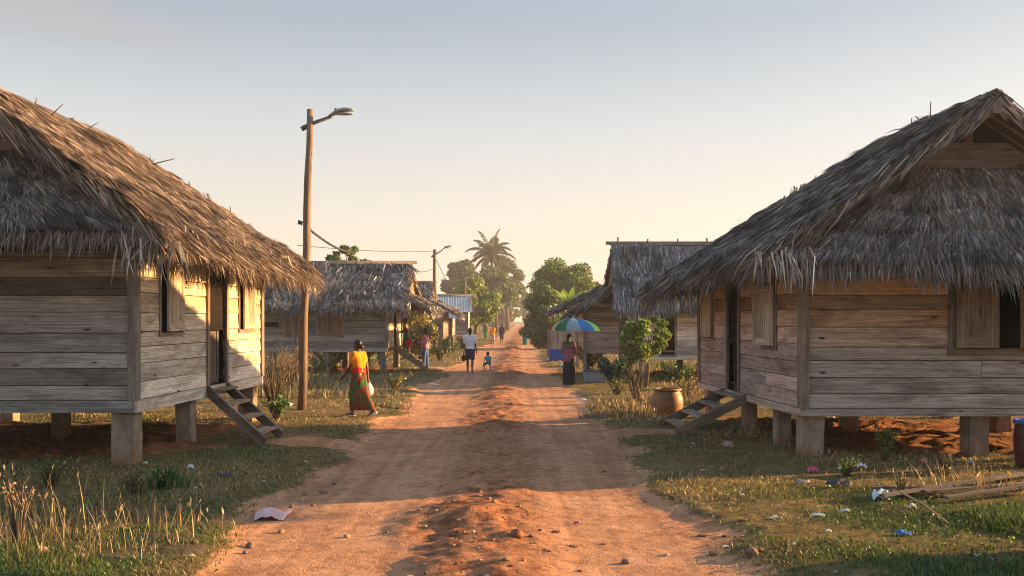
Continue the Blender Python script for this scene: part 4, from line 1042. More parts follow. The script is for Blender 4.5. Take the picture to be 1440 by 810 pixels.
# bent stalk hanging out of the right eave
m_ = MB(); q0 = Vector(( (1040 - 720) * 13.2 / FPX, 13.2, CAMZ + (448 - 372) * 13.2 / FPX)); m_.tube([q0 + Vector((.35, 0, .3)), q0 + Vector((.12, 0, .14)), q0 + Vector((-.02, 0, -.05)), q0 + Vector((-.1, 0, -.22))], [.02, .02, .017, .01], 6, (0.34, 0.28, 0.22)); m_.build('stalk', M_WOOD, right_house, True)

# ------------------------------------------------------------------ the houses farther along: ridge across the road, a pent roof over the road-side stair
def cross_hut(fr, W, L, zs, z1, ez, rz, label, pal='grey', ridge_in=0.7, pent=True, dens=260, openings=(), stairs=True, metal=False, tint=(0.27, 0.225, 0.185), wd=(0.03, 0.055), pegs=0, boards=0.25, pent_b=-.75, pent_z=None, patch=None, ridge_len=None, ridge_slope=0.0, side_tint=None, deep=True):
    root = thing('stilt_house', tuple(fr(0, 0, 0)), label, 'house', 'thatched houses on stilts along the road')
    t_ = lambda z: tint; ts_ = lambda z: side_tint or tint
    m_ = MB(); m_.hexa([fr(-.03, -.06, zs), fr(-.03, 0, zs), fr(-.03, 0, zs + .14), fr(-.03, -.06, zs + .14), fr(W, -.06, zs), fr(W, 0, zs), fr(W, 0, zs + .14), fr(W, -.06, zs + .14)], tcol(tint)); m_.build('sill_beam', M_WOOD, root)
    m_ = MB(); m_.hexa([fr(0, .01, zs + .03), fr(0, .01, zs + .12), fr(W, .01, zs + .12), fr(W, .01, zs + .03), fr(0, L, zs + .03), fr(0, L, zs + .12), fr(W, L, zs + .12), fr(W, L, zs + .03)], (.1, .08, .06)); m_.build('floor_deck', M_WOOD, root)
    zw = zs + .14
    fo = [o[:4] for o in openings]; so = [(L * .45, L * .45 + .8, zw, zw + 1.75)] if stairs else []
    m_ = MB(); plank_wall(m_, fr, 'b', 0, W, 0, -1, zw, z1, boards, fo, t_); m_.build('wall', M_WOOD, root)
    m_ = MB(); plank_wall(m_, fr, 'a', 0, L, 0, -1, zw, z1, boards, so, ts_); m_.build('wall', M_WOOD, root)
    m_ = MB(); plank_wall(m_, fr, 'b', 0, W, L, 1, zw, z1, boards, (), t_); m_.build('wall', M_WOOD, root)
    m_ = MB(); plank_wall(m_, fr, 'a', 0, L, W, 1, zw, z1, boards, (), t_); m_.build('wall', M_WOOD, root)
    for b, a in ((-.02, -.02), (-.02, L - .04), (W * .5, -.02)):
        m_ = MB(); m_.beam(fr(b, a, zw + .002), fr(b, a, z1), .14, .14, tint=tcol((.27, .225, .19))); m_.build('corner_post', M_WOOD, root)
    for b in (.15, W * .33, W * .62, W - .15):
        for a in (.15, L - .15): stilt(root, fr, b, a, zs, .22, (.22, .19, .16))
    for o in openings:
        fm = MB(); frame_box(fm, lambda t, q, z: fr(t, -q - .03, z), o[0], o[1], o[2], o[3], .07, .03, (.3, .25, .21)); w_ = fm.build('window', M_WOOD, root)
        if o[4]:
            sm = MB(); leaf_panel(sm, lambda x, q, z: fr(o[0] + .01 + x, -.05 - q, o[2] + .01 + z), o[1] - o[0] - .02, o[3] - o[2] - .02, .03, o[5], .07, 4); sm.build('shutter', M_WOOD, w_)
    if stairs:
        dm = MB(); leaf_panel(dm, lambda x, q, z: fr(.1 - q, so[0][0] + .01 + x, zw + .01 + z), .78, 1.72, .04, (.1, .075, .055), .1, 2); dm.build('door', M_WOOD, root)
        stair(root, fr, so[0][0], so[0][1], zw, -1.25, 4, (.24, .19, .15))
    am = L / 2; rl = ridge_len or W + .5
    e0, e1 = fr(ridge_in - .25, -.65, ez), fr(rl, -.65, ez); f0, f1 = fr(ridge_in - .25, L + .65, ez), fr(rl, L + .65, ez)
    r0, r1 = fr(ridge_in, am, rz), fr(rl, am, rz - ridge_slope)
    if metal:
        m_ = MB()
        for ea, eb in ((e0, e1), (f0, f1)):
            nn = 60
            V = []; F = []
            for k in range(nn + 1):
                t = k / nn; w = .018 * math.cos(k * math.pi)
                for q, base in ((Vector(ea).lerp(eb, t), 0), (r0.lerp(r1, t), 1)): V.append(tuple(q + Vector((0, 0, w))))
            for q in list(V): V.append((q[0], q[1], q[2] - .02))
            K = 2 * (nn + 1)
            for k in range(nn): F += [(2 * k, 2 * k + 2, 2 * k + 3, 2 * k + 1), (K + 2 * k, K + 2 * k + 1, K + 2 * k + 3, K + 2 * k + 2)]
            m_.add(V, F)
        m_.build('roof', metal, root)
    else:
        core = MB(); straw = MB()
        kw = dict(wd=wd, ln=(.3, .65), fringe=(.2, .45), fd=60, grid=.4, jit=.1 if pal == 'slate' else .28, swl=.25 if pal == 'slate' else 1.2, lift=.04 if pal == 'slate' else .1)
        thatch(core, straw, e0, e1, r1, r0, dens, pal, patch=patch, **kw); thatch(core, straw, f0, f1, r1, r0, dens * .3, pal, **kw)
        c_ = core.build('roof', M_CORE, root, True); straw.build('thatch', M_THATCH, c_)
    m_ = MB(); m_.tube([r0 + fr.i * -.25 + Vector((0, 0, .06)), r1 + Vector((0, 0, .06))], .06, 8, (.2, .17, .14)); cap_ = m_.build('ridge_cap', M_WOOD, root, True)
    m_ = MB(); m_.tube([r0 + fr.i * -.1 + Vector((0, -.1, .0)), r1 + Vector((0, -.1, .0))], .045, 8, (.24, .2, .17)); m_.build('ridge_pole', M_WOOD, cap_, True)
    for k in range(pegs):
        p_ = r0.lerp(r1, (k + .15) / pegs) + Vector((0, 0, .03)); m_ = MB(); m_.tube([p_ + Vector((0, -.1, -.1)), p_ + Vector((random.uniform(-.05, .05), 0, random.uniform(.16, .30)))], .032, 6, (.17, .14, .11)); m_.build('peg', M_WOOD, cap_, True)
    # slatted gable facing the road
    m_ = MB(); zb = ez + .15
    while zb < rz - .25:
        hw = (rz - zb) / (rz - ez) * (am + .5); m_.hexa([fr(ridge_in + .02, am - hw, zb), fr(ridge_in + .12, am - hw, zb), fr(ridge_in + .06, am - hw, zb + .17), fr(ridge_in - .02, am - hw, zb + .17), fr(ridge_in + .02, am + hw, zb), fr(ridge_in + .12, am + hw, zb), fr(ridge_in + .06, am + hw, zb + .17), fr(ridge_in - .02, am + hw, zb + .17)], tcol((.30, .17, .10)))
        zb += .16
    m_.build('gable_slats', M_WOOD, root)
    if pent:
        pz = pent_z or (ez + .75)
        core = MB(); straw = MB()
        thatch(core, straw, fr(pent_b, -.35, ez - .12), fr(pent_b, L + .4, ez - .12), fr(ridge_in + .05, L + .4, pz), fr(ridge_in + .05, -.35, pz), dens, pal, thick=.09, wd=wd, ln=(.3, .6), fringe=(.2, .4), fd=70, grid=.35)
        c_ = core.build('pent_roof', M_CORE, root, True); straw.build('thatch', M_THATCH, c_)
        for k in range(5):
            a = -.3 + k * (L + .6) / 4; m_ = MB(); m_.tube([fr(pent_b + .02, a, ez - .24), fr(ridge_in + .1, a, pz - .13)], .035, 6, (.26, .19, .13)); m_.build('rafter', M_WOOD, root, True)
    return root

F2 = Frame((-4.62, 34.0), (0, 1), -1)
sh = (0.25, 0.155, 0.105)
pt2 = lambda u, v: sstep(0.60, 0.68, fbm(u * 1.1, v * 1.4, 3, 5)) * .8
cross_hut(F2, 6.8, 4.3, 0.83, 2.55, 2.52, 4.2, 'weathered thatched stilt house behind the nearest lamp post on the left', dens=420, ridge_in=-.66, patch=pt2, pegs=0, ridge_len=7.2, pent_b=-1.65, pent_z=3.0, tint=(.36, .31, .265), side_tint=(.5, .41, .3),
          openings=[(1.62, 2.5, 1.43, 2.3, 1, sh), (3.1, 3.7, 1.45, 2.3, 1, sh), (3.95, 4.9, 1.76, 1.93, 0, sh)])
F3 = Frame((-4.1, 54.0), (0, 1), -1)
cross_hut(F3, 6.0, 4.6, 0.8, 2.5, 2.45, 4.25, 'third thatched house on the left behind the tall thin lamp post', dens=150, wd=(.05, .08), tint=(.24, .2, .17), pent_b=-1.0, stairs=False)
M_BLUETIN = plain_mat('blue_tin', (0.22, 0.32, 0.38), 0.6, .45, 3, 0, .3, .0, (0.30, 0.30, 0.30))
F4 = Frame((-3.4, 70.0), (0, 1), -1)
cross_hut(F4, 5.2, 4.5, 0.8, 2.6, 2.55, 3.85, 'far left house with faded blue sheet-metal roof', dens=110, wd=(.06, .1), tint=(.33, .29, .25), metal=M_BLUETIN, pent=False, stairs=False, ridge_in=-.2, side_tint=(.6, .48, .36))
F4b = Frame((-4.15, 63.0), (0, 1), -1)
cross_hut(F4b, 2.2, 3.2, 0.75, 2.1, 2.1, 2.75, 'small dark shed with end wall tinted as if sunlit between two far left houses', dens=110, wd=(.06, .1), tint=(.2, .15, .13), pent=False, stairs=False, ridge_in=-.3, side_tint=(.75, .6, .42), metal=plain_mat('grey_tin', (.30, .31, .33), .5, .3, 4, 0, .4))  # side tint far paler: the end wall's sunlight put into its colour
F5 = Frame((-1.35, 146.0), (0, 1), -1)
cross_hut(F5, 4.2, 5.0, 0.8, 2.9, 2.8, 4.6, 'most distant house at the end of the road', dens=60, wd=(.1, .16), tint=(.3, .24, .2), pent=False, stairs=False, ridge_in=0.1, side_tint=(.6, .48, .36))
# right-hand second house and its lean-to
F6 = Frame((4.25, 31.0), (0, 1), 1)
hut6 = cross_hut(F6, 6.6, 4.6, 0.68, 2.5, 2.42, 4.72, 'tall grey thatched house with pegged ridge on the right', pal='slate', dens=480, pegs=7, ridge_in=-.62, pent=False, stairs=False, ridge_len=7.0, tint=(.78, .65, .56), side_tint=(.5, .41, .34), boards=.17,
          openings=[(0.75, 1.2, 0.85, 2.4, 0, sh)])
# its two lean-to roofs toward the road, walls below
def leanto(x_wall, y0, y1, zr, xr, xe, ze, wall_x1, label_parent):
    core = MB(); straw = MB()
    thatch(core, straw, (xe, y0, ze), (xe, y1, ze), (xr, y1, zr), (xr, y0, zr), 300, 'grey', thick=.12, wd=(.03, .05), fringe=(.2, .4), fd=70, grid=.35)
    c_ = core.build('lean_to_roof', M_CORE, label_parent, True); straw.build('thatch', M_THATCH, c_)
    for k in range(5):
        y = y0 + (y1 - y0) * (k + .2) / 4.6; m_ = MB(); m_.tube([(xe + .05, y, ze - .14), (xr, y, zr - .14)], .035, 6, (.24, .18, .13)); m_.build('rafter', M_WOOD, label_parent, True)
leanto(0, 33.0, 35.6, 3.40, 4.0, 2.0, 2.12, 0, hut6)
leanto(0, 36.0, 39.5, 3.50, 4.1, 1.65, 2.38, 0, hut6)
FW = Frame((2.75, 34.6), (0, 1), 1)
m_ = MB(); plank_wall(m_, FW, 'b', 0, 1.35, 0, -1, .75, 2.62, .2, (), lambda z: (.8, .66, .56)); plank_wall(m_, FW, 'a', 0, 3.6, 0, -1, .75, 2.3, .2, (), lambda z: (.5, .4, .32)); m_.build('wall', M_WOOD, hut6)
for x, y in ((2.72, 34.55), (4.05, 34.5), (2.7, 38.2)):
    m_ = MB(); m_.beam((x, y, gz(x, y) - .1), (x, y, 2.6), .12, .12, tint=tcol((.42, .37, .33))); m_.build('corner_post', M_WOOD, hut6)
# unseen copy of the right house, added off to the right; its roof throws the near shade
shade_house = copy_tree(right_house); shade_house.name = 'stilt_house'
shade_house.location = (7.5, 3.15, 0); shade_house['label'] = 'thatched house added unseen to the right of the photographer to cast the near shade'
# ------------------------------------------------------------------ trees and plants
def rand_dir(n, up=0.0):
    d = rng.normal(0, 1, (n, 3)); d[:, 2] += up
    return nrm(d)
def leaf_clumps(mb, centres, radii, n, size, cols, flat=.75, droop=.15):
    centres = np.array([tuple(c) for c in centres]); radii = np.array(radii)
    w = radii ** 2; k = rng.choice(len(centres), n, p=w / w.sum())
    r = radii[k][:, None] * (rng.uniform(0, 1, (n, 1)) ** 0.45); d = rand_dir(n)
    c = centres[k] + d * r * np.array([[1, 1, flat]])
    al = nrm(rand_dir(n) * .9 + d * .4 - np.array([[0, 0, droop]])); ac = nrm(np.cross(al, rand_dir(n) * .6 + d))
    s = rng.uniform(*size, n)[:, None]
    ck = rng.uniform(.75, 1.25, len(centres))[k][:, None]; pal = np.array(cols); i = rng.choice(len(pal), n)
    mb.leaves(c, al * s, ac * s * .55, pal[i] * ck * rng.uniform(.75, 1.25, (n, 1)))
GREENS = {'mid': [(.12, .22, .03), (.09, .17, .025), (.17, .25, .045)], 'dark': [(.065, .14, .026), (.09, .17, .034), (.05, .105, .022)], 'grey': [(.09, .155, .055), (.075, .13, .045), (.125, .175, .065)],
          'yellow': [(.22, .33, .045), (.15, .25, .035), (.28, .34, .06)], 'straw': [(.42, .31, .06), (.30, .27, .06), (.50, .36, .09), (.20, .22, .05)], 'olive': [(.13, .13, .035), (.09, .11, .03), (.17, .14, .05)]}
def tree(px, py_top, py_c, half_px, d, label, pal, nleaf=9000, size=(.1, .2), clumps=26, name='tree', trunk_r=.16, seed=1, cat='tree', squash=1.0, low=None):
    rs = random.Random(seed)
    x = (px - CX) * d / FPX; zt = CAMZ + (HY - py_top) * d / FPX; zc = CAMZ + (HY - py_c) * d / FPX; rx = half_px * d / FPX; rz = zt - zc
    base = Vector((x, d, gz(x, d) - .05)); root = thing(name, tuple(base), label, cat)
    cs, rr = [], []
    for k in range(clumps):
        u = rs.uniform(-1, 1) if low is None else rs.uniform(low, 1); an = rs.uniform(0, 6.283); q = math.sqrt(max(0, 1 - u * u)); f = rs.uniform(.45, .88)
        cs.append(Vector((x + q * math.cos(an) * rx * f, d + q * math.sin(an) * rx * f * .9, zc + u * rz * f))); rr.append(min(rx, rz) * rs.uniform(.2, .4) * squash)
    t = MB(); z0 = base.z; fork = base + Vector((rs.uniform(-.1, .1) * rx, 0, (zc - rz * .55 - z0) if zc - rz * .55 > z0 + .3 else .35))
    t.tube([base, base.lerp(fork, .5) + Vector((rs.uniform(-.05, .05), 0, 0)), fork], [trunk_r * 1.35, trunk_r, trunk_r * .9], 10, wob=.06)
    t.build('trunk', M_BARK, root, True)
    l_ = MB()
    for c in cs[:min(len(cs), 22)]:
        m1 = fork.lerp(c, .5) + Vector((rs.uniform(-.1, .1) * rx, rs.uniform(-.1, .1) * rx, -.05 * rz)); l_.tube([fork - Vector((0, 0, .05)), m1, c], [trunk_r * .5, trunk_r * .3, trunk_r * .08], 6)
    l_.build('limbs', M_BARK, root, True)
    mb = MB(); leaf_clumps(mb, cs, rr, nleaf, size, GREENS[pal]); mb.build('crown', M_LEAF, root)
    return root
def clump_plant(base, h, n, label, cat, pal, name, leaf=(.05, .1), spread=.5, stems=8, cols=None, group=None, leaves_from=.25):
    base = Vector(base); root = thing(name, tuple(base), label, cat, group); st = MB(); cs = []
    for k in range(stems):
        an = random.uniform(0, 6.283); r = spread * math.sqrt(random.random()); tip = base + Vector((math.cos(an) * r, math.sin(an) * r, h * random.uniform(.6, 1.0))); md = base.lerp(tip, .5) + Vector((0, 0, h * .12))
        st.tube([base + Vector((math.cos(an), math.sin(an), 0)) * r * .15 - Vector((0, 0, .03)), md, tip], [.014, .010, .004], 5, (.2, .16, .09))
        for q in range(7):
            t = leaves_from + (1 - leaves_from) * q / 6; cs.append((base.lerp(md, t * 2) if t < .5 else md.lerp(tip, t * 2 - 1)))
    st.build('stem', M_BARK, root, True)
    if n:
        mb = MB(); leaf_clumps(mb, cs, [h * .09 + .03] * len(cs), n, leaf, cols or GREENS[pal], 1.0, .25); mb.build('foliage', M_LEAF, root)
    return root
def dry_tuft(base, h, n, label, group=None, gauss=1.4, cols=((.36, .26, .12), (.28, .19, .09), (.20, .15, .06), (.42, .32, .17)), spread=.22, lean=.3, seeds=True, name='dry_grass_tuft'):
    mb = MB(); spread = min(spread, .38); x = base[0] + np.clip(rng.normal(0, 1, n), -gauss, gauss) * spread; y = base[1] + np.clip(rng.normal(0, 1, n), -gauss, gauss) * spread * .7; pal = np.array(cols)
    mb.ball((base[0], base[1], gz(base[0], base[1]) - .015), (spread * 1.2, spread * .85, .035), 14, 5, tuple(np.mean(pal, 0) * .6), None, .5, int(base[0] * 10) + 60)
    hg = h * rng.uniform(.35, 1, n)
    b, d, sd, _, _, dr, _ = blade_field(x, y, hg, hg, None, lean, .35)
    tn = pal[rng.choice(len(pal), n)] * rng.uniform(.75, 1.2, (n, 1)); w = np.maximum(rng.uniform(.005, .010, n), base[1] * .0007)
    mb.blades(b, d, sd, hg, w, dr, tn)
    if seeds:      # seed heads at the tips of the tall stalks
        k = (hg > h * .8) & (rng.uniform(0, 1, n) < .5); tip = (b + d * hg[:, None] + dr * hg[:, None] * .45)[k]; m_ = len(tip)
        if m_:
            al = nrm(d[k] + rng.normal(0, .3, (m_, 3))); ac = nrm(np.cross(al, rand_dir(m_))); s = rng.uniform(.02, .05, m_)[:, None]
            mb.leaves(tip, al * s, ac * s * .35, tn[k] * 1.1)
    return single(mb, name, M_GRASS, (base[0], base[1], gz(base[0], base[1])), label, 'dry grass', group)

tree(788, 361, 412, 50, 78, 'tall rounded green tree right of the road beyond the lean-to', 'mid', 30000, (.09, .19), 70, seed=3, trunk_r=.2)
tree(766, 402, 450, 34, 63, 'dense dark bushy tree growing low at the right road edge', 'dark', 24000, (.07, .14), 60, seed=5, trunk_r=.14, squash=1.15)
tree(668, 388, 425, 38, 92, 'light green leafy tree behind the tin-roofed house on the left', 'yellow', 14000, (.13, .25), 46, seed=8, trunk_r=.18)
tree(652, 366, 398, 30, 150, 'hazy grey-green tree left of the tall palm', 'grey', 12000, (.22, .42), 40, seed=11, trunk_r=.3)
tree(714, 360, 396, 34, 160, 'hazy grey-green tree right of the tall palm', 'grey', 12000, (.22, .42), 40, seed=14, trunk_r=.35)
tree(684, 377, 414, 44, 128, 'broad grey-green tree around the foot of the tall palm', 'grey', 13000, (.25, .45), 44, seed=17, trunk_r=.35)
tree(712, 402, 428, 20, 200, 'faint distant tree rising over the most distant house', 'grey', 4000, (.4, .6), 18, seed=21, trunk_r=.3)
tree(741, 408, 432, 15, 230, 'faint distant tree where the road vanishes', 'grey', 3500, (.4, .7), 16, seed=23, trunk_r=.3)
tree(489, 345, 372, 34, 48, 'sparse leafy treetop showing above the second left roof', 'mid', 3200, (.09, .17), 18, seed=26, trunk_r=.12, squash=.75)
tree(590, 432, 470, 30, 46.5, 'yellowish bushy tree behind the two people at the stair', 'straw', 6000, (.06, .12), 24, seed=29, trunk_r=.07)
tree(836, 392, 425, 26, 88, 'pale green tree half hidden behind the lean-to roof', 'olive', 6000, (.16, .3), 20, seed=31, trunk_r=.16)
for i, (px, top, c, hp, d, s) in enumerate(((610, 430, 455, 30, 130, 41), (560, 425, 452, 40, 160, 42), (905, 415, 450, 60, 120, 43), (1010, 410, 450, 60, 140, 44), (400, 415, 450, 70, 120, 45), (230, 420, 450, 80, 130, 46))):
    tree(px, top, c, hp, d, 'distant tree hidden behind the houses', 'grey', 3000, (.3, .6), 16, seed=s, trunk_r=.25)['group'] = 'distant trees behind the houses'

# leafy small tree in front of the tall grey house
tree(908, 440, 476, 42, 27.5, 'slender leafy young tree between the clay jar and the tall grey house', 'yellow', 8000, (.04, .09), 40, seed=37, trunk_r=.045, squash=.8)

# coconut palm
def palm(px, py_top, py_c, d, label):
    x = (px - CX) * d / FPX; zc = CAMZ + (HY - py_c) * d / FPX; base = Vector((x + .9, d, gz(x, d))); c = Vector((x, d, zc))
    root = thing('palm_tree', tuple(base), label, 'palm tree'); t = MB()
    pts = [base, base.lerp(c, .3) + Vector((.15, 0, 0)), base.lerp(c, .65) + Vector((.1, 0, 0)), c]; t.tube(pts, [.32, .24, .2, .17], 10, wob=.05); t.build('trunk', M_BARK, root, True)
    nfr = 24; zt = CAMZ + (HY - py_top) * d / FPX; Lf = 4.3
    for k in range(nfr):
        an = 2.399 * k + .3; el = R(82 - 105 * (k / nfr)); ln = Lf * random.uniform(.85, 1.05)
        p = [c.copy()]; dr = Vector((math.cos(an) * math.cos(el), math.sin(an) * math.cos(el), math.sin(el))); q = c.copy(); n = 9
        for s in range(n):
            q = q + dr * (ln / n); dr = (dr + Vector((0, 0, -.13 - .02 * s))).normalized(); p.append(q.copy())
        f = MB(); f.tube(p, [.06 - .005 * i for i in range(len(p))], 4, (.22, .17, .07))
        m_ = 44; C = []; AL = []; AC = []
        for s in range(m_):
            u = .12 + .88 * s / m_ ; i = min(int(u * n), n - 1); a = p[i].lerp(p[i + 1], u * n - i); tg = (p[i + 1] - p[i]).normalized(); sd = tg.cross(Vector((0, 0, 1))); sd = sd.normalized() if sd.length > .05 else Vector((1, 0, 0))
            for g_ in (-1, 1):
                l2 = (.95 * math.sin(math.pi * min(.97, .18 + .8 * u)) + .12) * random.uniform(.8, 1.1) * .5
                dd = (sd * g_ * .8 + tg * .55 + Vector((0, 0, -.38 - .3 * random.random()))).normalized(); C.append(a + dd * l2); AL.append(dd * l2); AC.append(tg.cross(dd).normalized().cross(dd) * .07)
        cc = np.array([tuple(v) for v in C]); f.leaves(cc, np.array([tuple(v) for v in AL]), np.array([tuple(v) for v in AC]), np.array([random.choice([(.06, .09, .025), (.09, .11, .035), (.13, .12, .045)]) for _ in C]))
        f.build('frond', M_LEAF, root)
palm(690, 331, 358, 138, 'tall coconut palm standing above the far trees')
# banana plant
def banana(base, h, label):
    base = Vector(base); root = thing('banana_plant', tuple(base), label, 'banana plant'); t = MB(); t.tube([base, base + Vector((.05, 0, h * .55))], [.13, .08], 8, (.2, .2, .08)); t.build('stem', M_BARK, root, True)
    for k in range(9):
        an = k * 2.4; dr = Vector((math.cos(an) * .45, math.sin(an) * .45, 1.0)).normalized(); q = base + Vector((.05, 0, h * .5)); L = h * .55 * random.uniform(.8, 1.15); V = []; n = 9; F = []; dr = Vector((dr.x * .8, dr.y * .8, 1.1)).normalized()
        for s in range(n + 1):
            u = s / n; w = .26 * math.sin(math.pi * (.08 + .9 * u)) ** .7; sd = dr.cross(Vector((0, 0, 1))); sd = sd.normalized() if sd.length > .02 else Vector((1, 0, 0))
            V += [tuple(q - sd * w + Vector((0, 0, .05))), tuple(q), tuple(q + sd * w + Vector((0, 0, .05)))]
            q = q + dr * (L / n); dr = (dr + Vector((math.cos(an) * .10, math.sin(an) * .06, -.07))).normalized()
        for s in range(n): F += [(3 * s, 3 * s + 1, 3 * s + 4, 3 * s + 3), (3 * s + 1, 3 * s + 2, 3 * s + 5, 3 * s + 4)]
        m_ = MB(); m_.add(V, F, None, (.28, .42, .05)); m_.build('leaf', M_LEAF, root, True)
x = (809 - CX) * 60 / FPX; banana((x, 66, gz(x, 66)), 4.6, 'bright green banana plant behind the lean-to roof on the right')

# shrubs and undergrowth
def at(px, py): return G(px, py)
clump_plant(at(828, 524), .95, 1500, 'yellow-leaved bush beside the woman with the umbrella', 'bush', 'straw', 'shrub', (.035, .08), .62, 16)
clump_plant(at(862, 540), .8, 500, 'broad-leaved bluish green plant by the grey crate', 'plant', 'dark', 'leafy_plant', (.07, .13), .5, 10, [(.05, .12, .07), (.06, .14, .06), (.04, .09, .05)])
clump_plant(at(880, 528), .9, 500, 'light green plant under the eave of the lean-to', 'plant', 'yellow', 'leafy_plant', (.05, .1), .5, 9)
clump_plant(at(520, 519), 1.2, 260, 'thin green weed in front of the second left house', 'plant', 'yellow', 'leafy_plant', (.05, .1), .25, 5)
clump_plant(at(537, 518), .7, 200, 'small green weed beside the far corner post of the second left house', 'plant', 'mid', 'leafy_plant', (.05, .1), .3, 5)
clump_plant(at(632, 500), .9, 700, 'round dark shrub by the second lamp post', 'bush', 'dark', 'shrub', (.06, .12), .7, 12)
clump_plant(at(648, 492), .9, 600, 'olive shrub beyond the second lamp post', 'bush', 'olive', 'shrub', (.07, .13), .8, 12)
clump_plant(at(618, 508), .8, 500, 'dry olive shrub at the foot of the second lamp post', 'bush', 'olive', 'shrub', (.05, .1), .6, 12)
clump_plant(at(468, 523), .8, 700, 'yellow-green bush under the second left house', 'bush', 'straw', 'shrub', (.05, .1), .8, 14)
clump_plant(at(1245, 652), .5, 90, 'small broad-leaved green seedling under the right house', 'plant', 'mid', 'leafy_plant', (.03, .06), .14, 5)
clump_plant(at(760, 489), 1.1, 900, 'dark green undergrowth at the foot of the bushy tree', 'bush', 'dark', 'shrub', (.07, .13), 1.0, 14)
clump_plant(at(985, 548), .7, 260, 'low dry brush beside the far post of the right house', 'bush', 'olive', 'shrub', (.03, .06), .5, 14)
clump_plant(at(385, 566), 1.35, 330, 'brown leafless thicket between the left stair and the lamp post', 'bush', 'olive', 'shrub', (.015, .035), .8, 44, [(.2, .15, .08), (.14, .11, .06), (.26, .19, .1)])
clump_plant(at(405, 545), 1.3, 300, 'second leafless thicket left of the tall lamp post', 'bush', 'olive', 'shrub', (.015, .035), .8, 40, [(.2, .15, .08), (.14, .11, .06), (.26, .19, .1)])
clump_plant(at(895, 565), 1.15, 60, 'bare dry stalks standing beside the clay jar', 'plant', 'olive', 'dry_weed', (.015, .03), .55, 24, [(.4, .33, .22), (.3, .24, .15)])
clump_plant(at(450, 533), .8, 420, 'grey-green scrub between the tall lamp post and the woman in yellow', 'bush', 'olive', 'shrub', (.03, .07), .7, 22)
clump_plant(at(555, 548), .45, 260, 'low straw-coloured scrub right of the woman in yellow', 'bush', 'straw', 'shrub', (.03, .06), .5, 16)
clump_plant(at(388, 590), .5, 260, 'low green weeds at the foot of the left stair', 'plant', 'mid', 'leafy_plant', (.03, .06), .4, 14)
clump_plant(at(956, 538), .6, 360, 'tangled green scrub beneath the tall grey house', 'bush', 'mid', 'shrub', (.04, .08), .8, 20)
clump_plant(at(965, 560), .55, 200, 'dry pale scrub right of the clay jar', 'bush', 'straw', 'shrub', (.02, .05), .45, 18)
clump_plant(at(868, 556), .5, 180, 'low dry weeds left of the bare stalks', 'bush', 'olive', 'shrub', (.02, .05), .4, 16)
clump_plant(at(1190, 672), .22, 120, 'small green weed among the litter before the right corner post', 'plant', 'mid', 'leafy_plant', (.015, .035), .16, 8)
clump_plant(at(1330, 672), .3, 110, 'dry twiggy weed behind the stacked planks', 'plant', 'olive', 'dry_weed', (.012, .03), .2, 12)
clump_plant(at(70, 690), .4, 120, 'tangled dark weed in the shade before the left house', 'plant', 'dark', 'leafy_plant', (.02, .045), .25, 12)
clump_plant(at(190, 700), .35, 90, 'dry tangled weed left of the green grass clump', 'plant', 'olive', 'dry_weed', (.012, .03), .25, 14)
clump_plant(at(24, 775), .62, 70, 'dry brown weed with rusty seed heads at the left corner', 'plant', 'olive', 'dry_weed', (.012, .03), .16, 9, [(.4, .2, .08), (.32, .15, .07), (.45, .28, .12)], leaves_from=.6)
clump_plant(at(1062 + 205, 705), .3, 40, 'small yellowing weed by the stacked planks', 'plant', 'straw', 'dry_weed', (.012, .025), .1, 6)
# blade-leaved green clump below the left corner post
mb = MB(); p = at(235, 690); n = 120; x = p.x + rng.normal(0, .12, n); y = p.y + rng.normal(0, .09, n); hg = rng.uniform(.15, .42, n)
b, d_, sd, _, _, dr, _ = blade_field(x, y, hg, hg, None, .3, .7); mb.blades(b, d_, sd, hg, rng.uniform(.014, .028, n), dr, np.array([(.07, .15, .03)]) * rng.uniform(.7, 1.3, (n, 1)))
single(mb, 'grass_clump', M_GRASS, tuple(p), 'green clump of broad grass blades in front of the left corner post', 'grass')
gl = 'dry grass tufts in the left foreground'
for px, py, h, n in ((15, 755, .7, 20), (85, 752, .66, 18), (200, 738, .5, 16), (245, 760, .4, 24), (60, 765, .5, 26), (120, 770, .4, 30), (230, 745, .3, 30), (170, 785, .3, 30), (260, 775, .22, 30), (30, 740, .5, 22), (105, 735, .62, 22), (75, 790, .36, 30), (150, 745, .36, 22), (190, 722, .34, 22), (255, 715, .28, 20), (285, 705, .3, 16), (205, 760, .22, 30), (300, 740, .2, 30), (10, 800, .5, 34), (130, 690, .45, 12), (45, 690, .5, 14)):
    p = at(px, py); dry_tuft(p, h, int(n * 1.1), 'clump of thin dry grass stalks in the left foreground verge', gl)
gl = 'dry grass tufts near the clay jar'
for px, py, h, n in ((880, 583, .3, 160), (865, 575, .3, 160), (915, 572, .5, 100), (975, 570, .45, 160), (850, 586, .22, 160), (995, 560, .5, 140), (900, 590, .2, 140)):
    p = at(px, py); dry_tuft(p, h, n, 'pale sunlit tuft of dry grass around the clay jar', gl, spread=.4)
gl = 'dry grass tufts round the tall lamp post'
for px, py, h, n in ((395, 560, .7, 160), (440, 548, .5, 160), (470, 540, .5, 160), (380, 545, .8, 140), (415, 535, .6, 140), (455, 560, .35, 140), (530, 560, .3, 140), (545, 572, .2, 140)):
    p = at(px, py); dry_tuft(p, h, n, 'tuft of dry grass in the verge around the tall lamp post', gl, spread=.55, cols=((.30, .24, .11), (.22, .18, .08), (.16, .15, .05), (.36, .29, .15)))
gl = 'dry grass tufts below the right house'
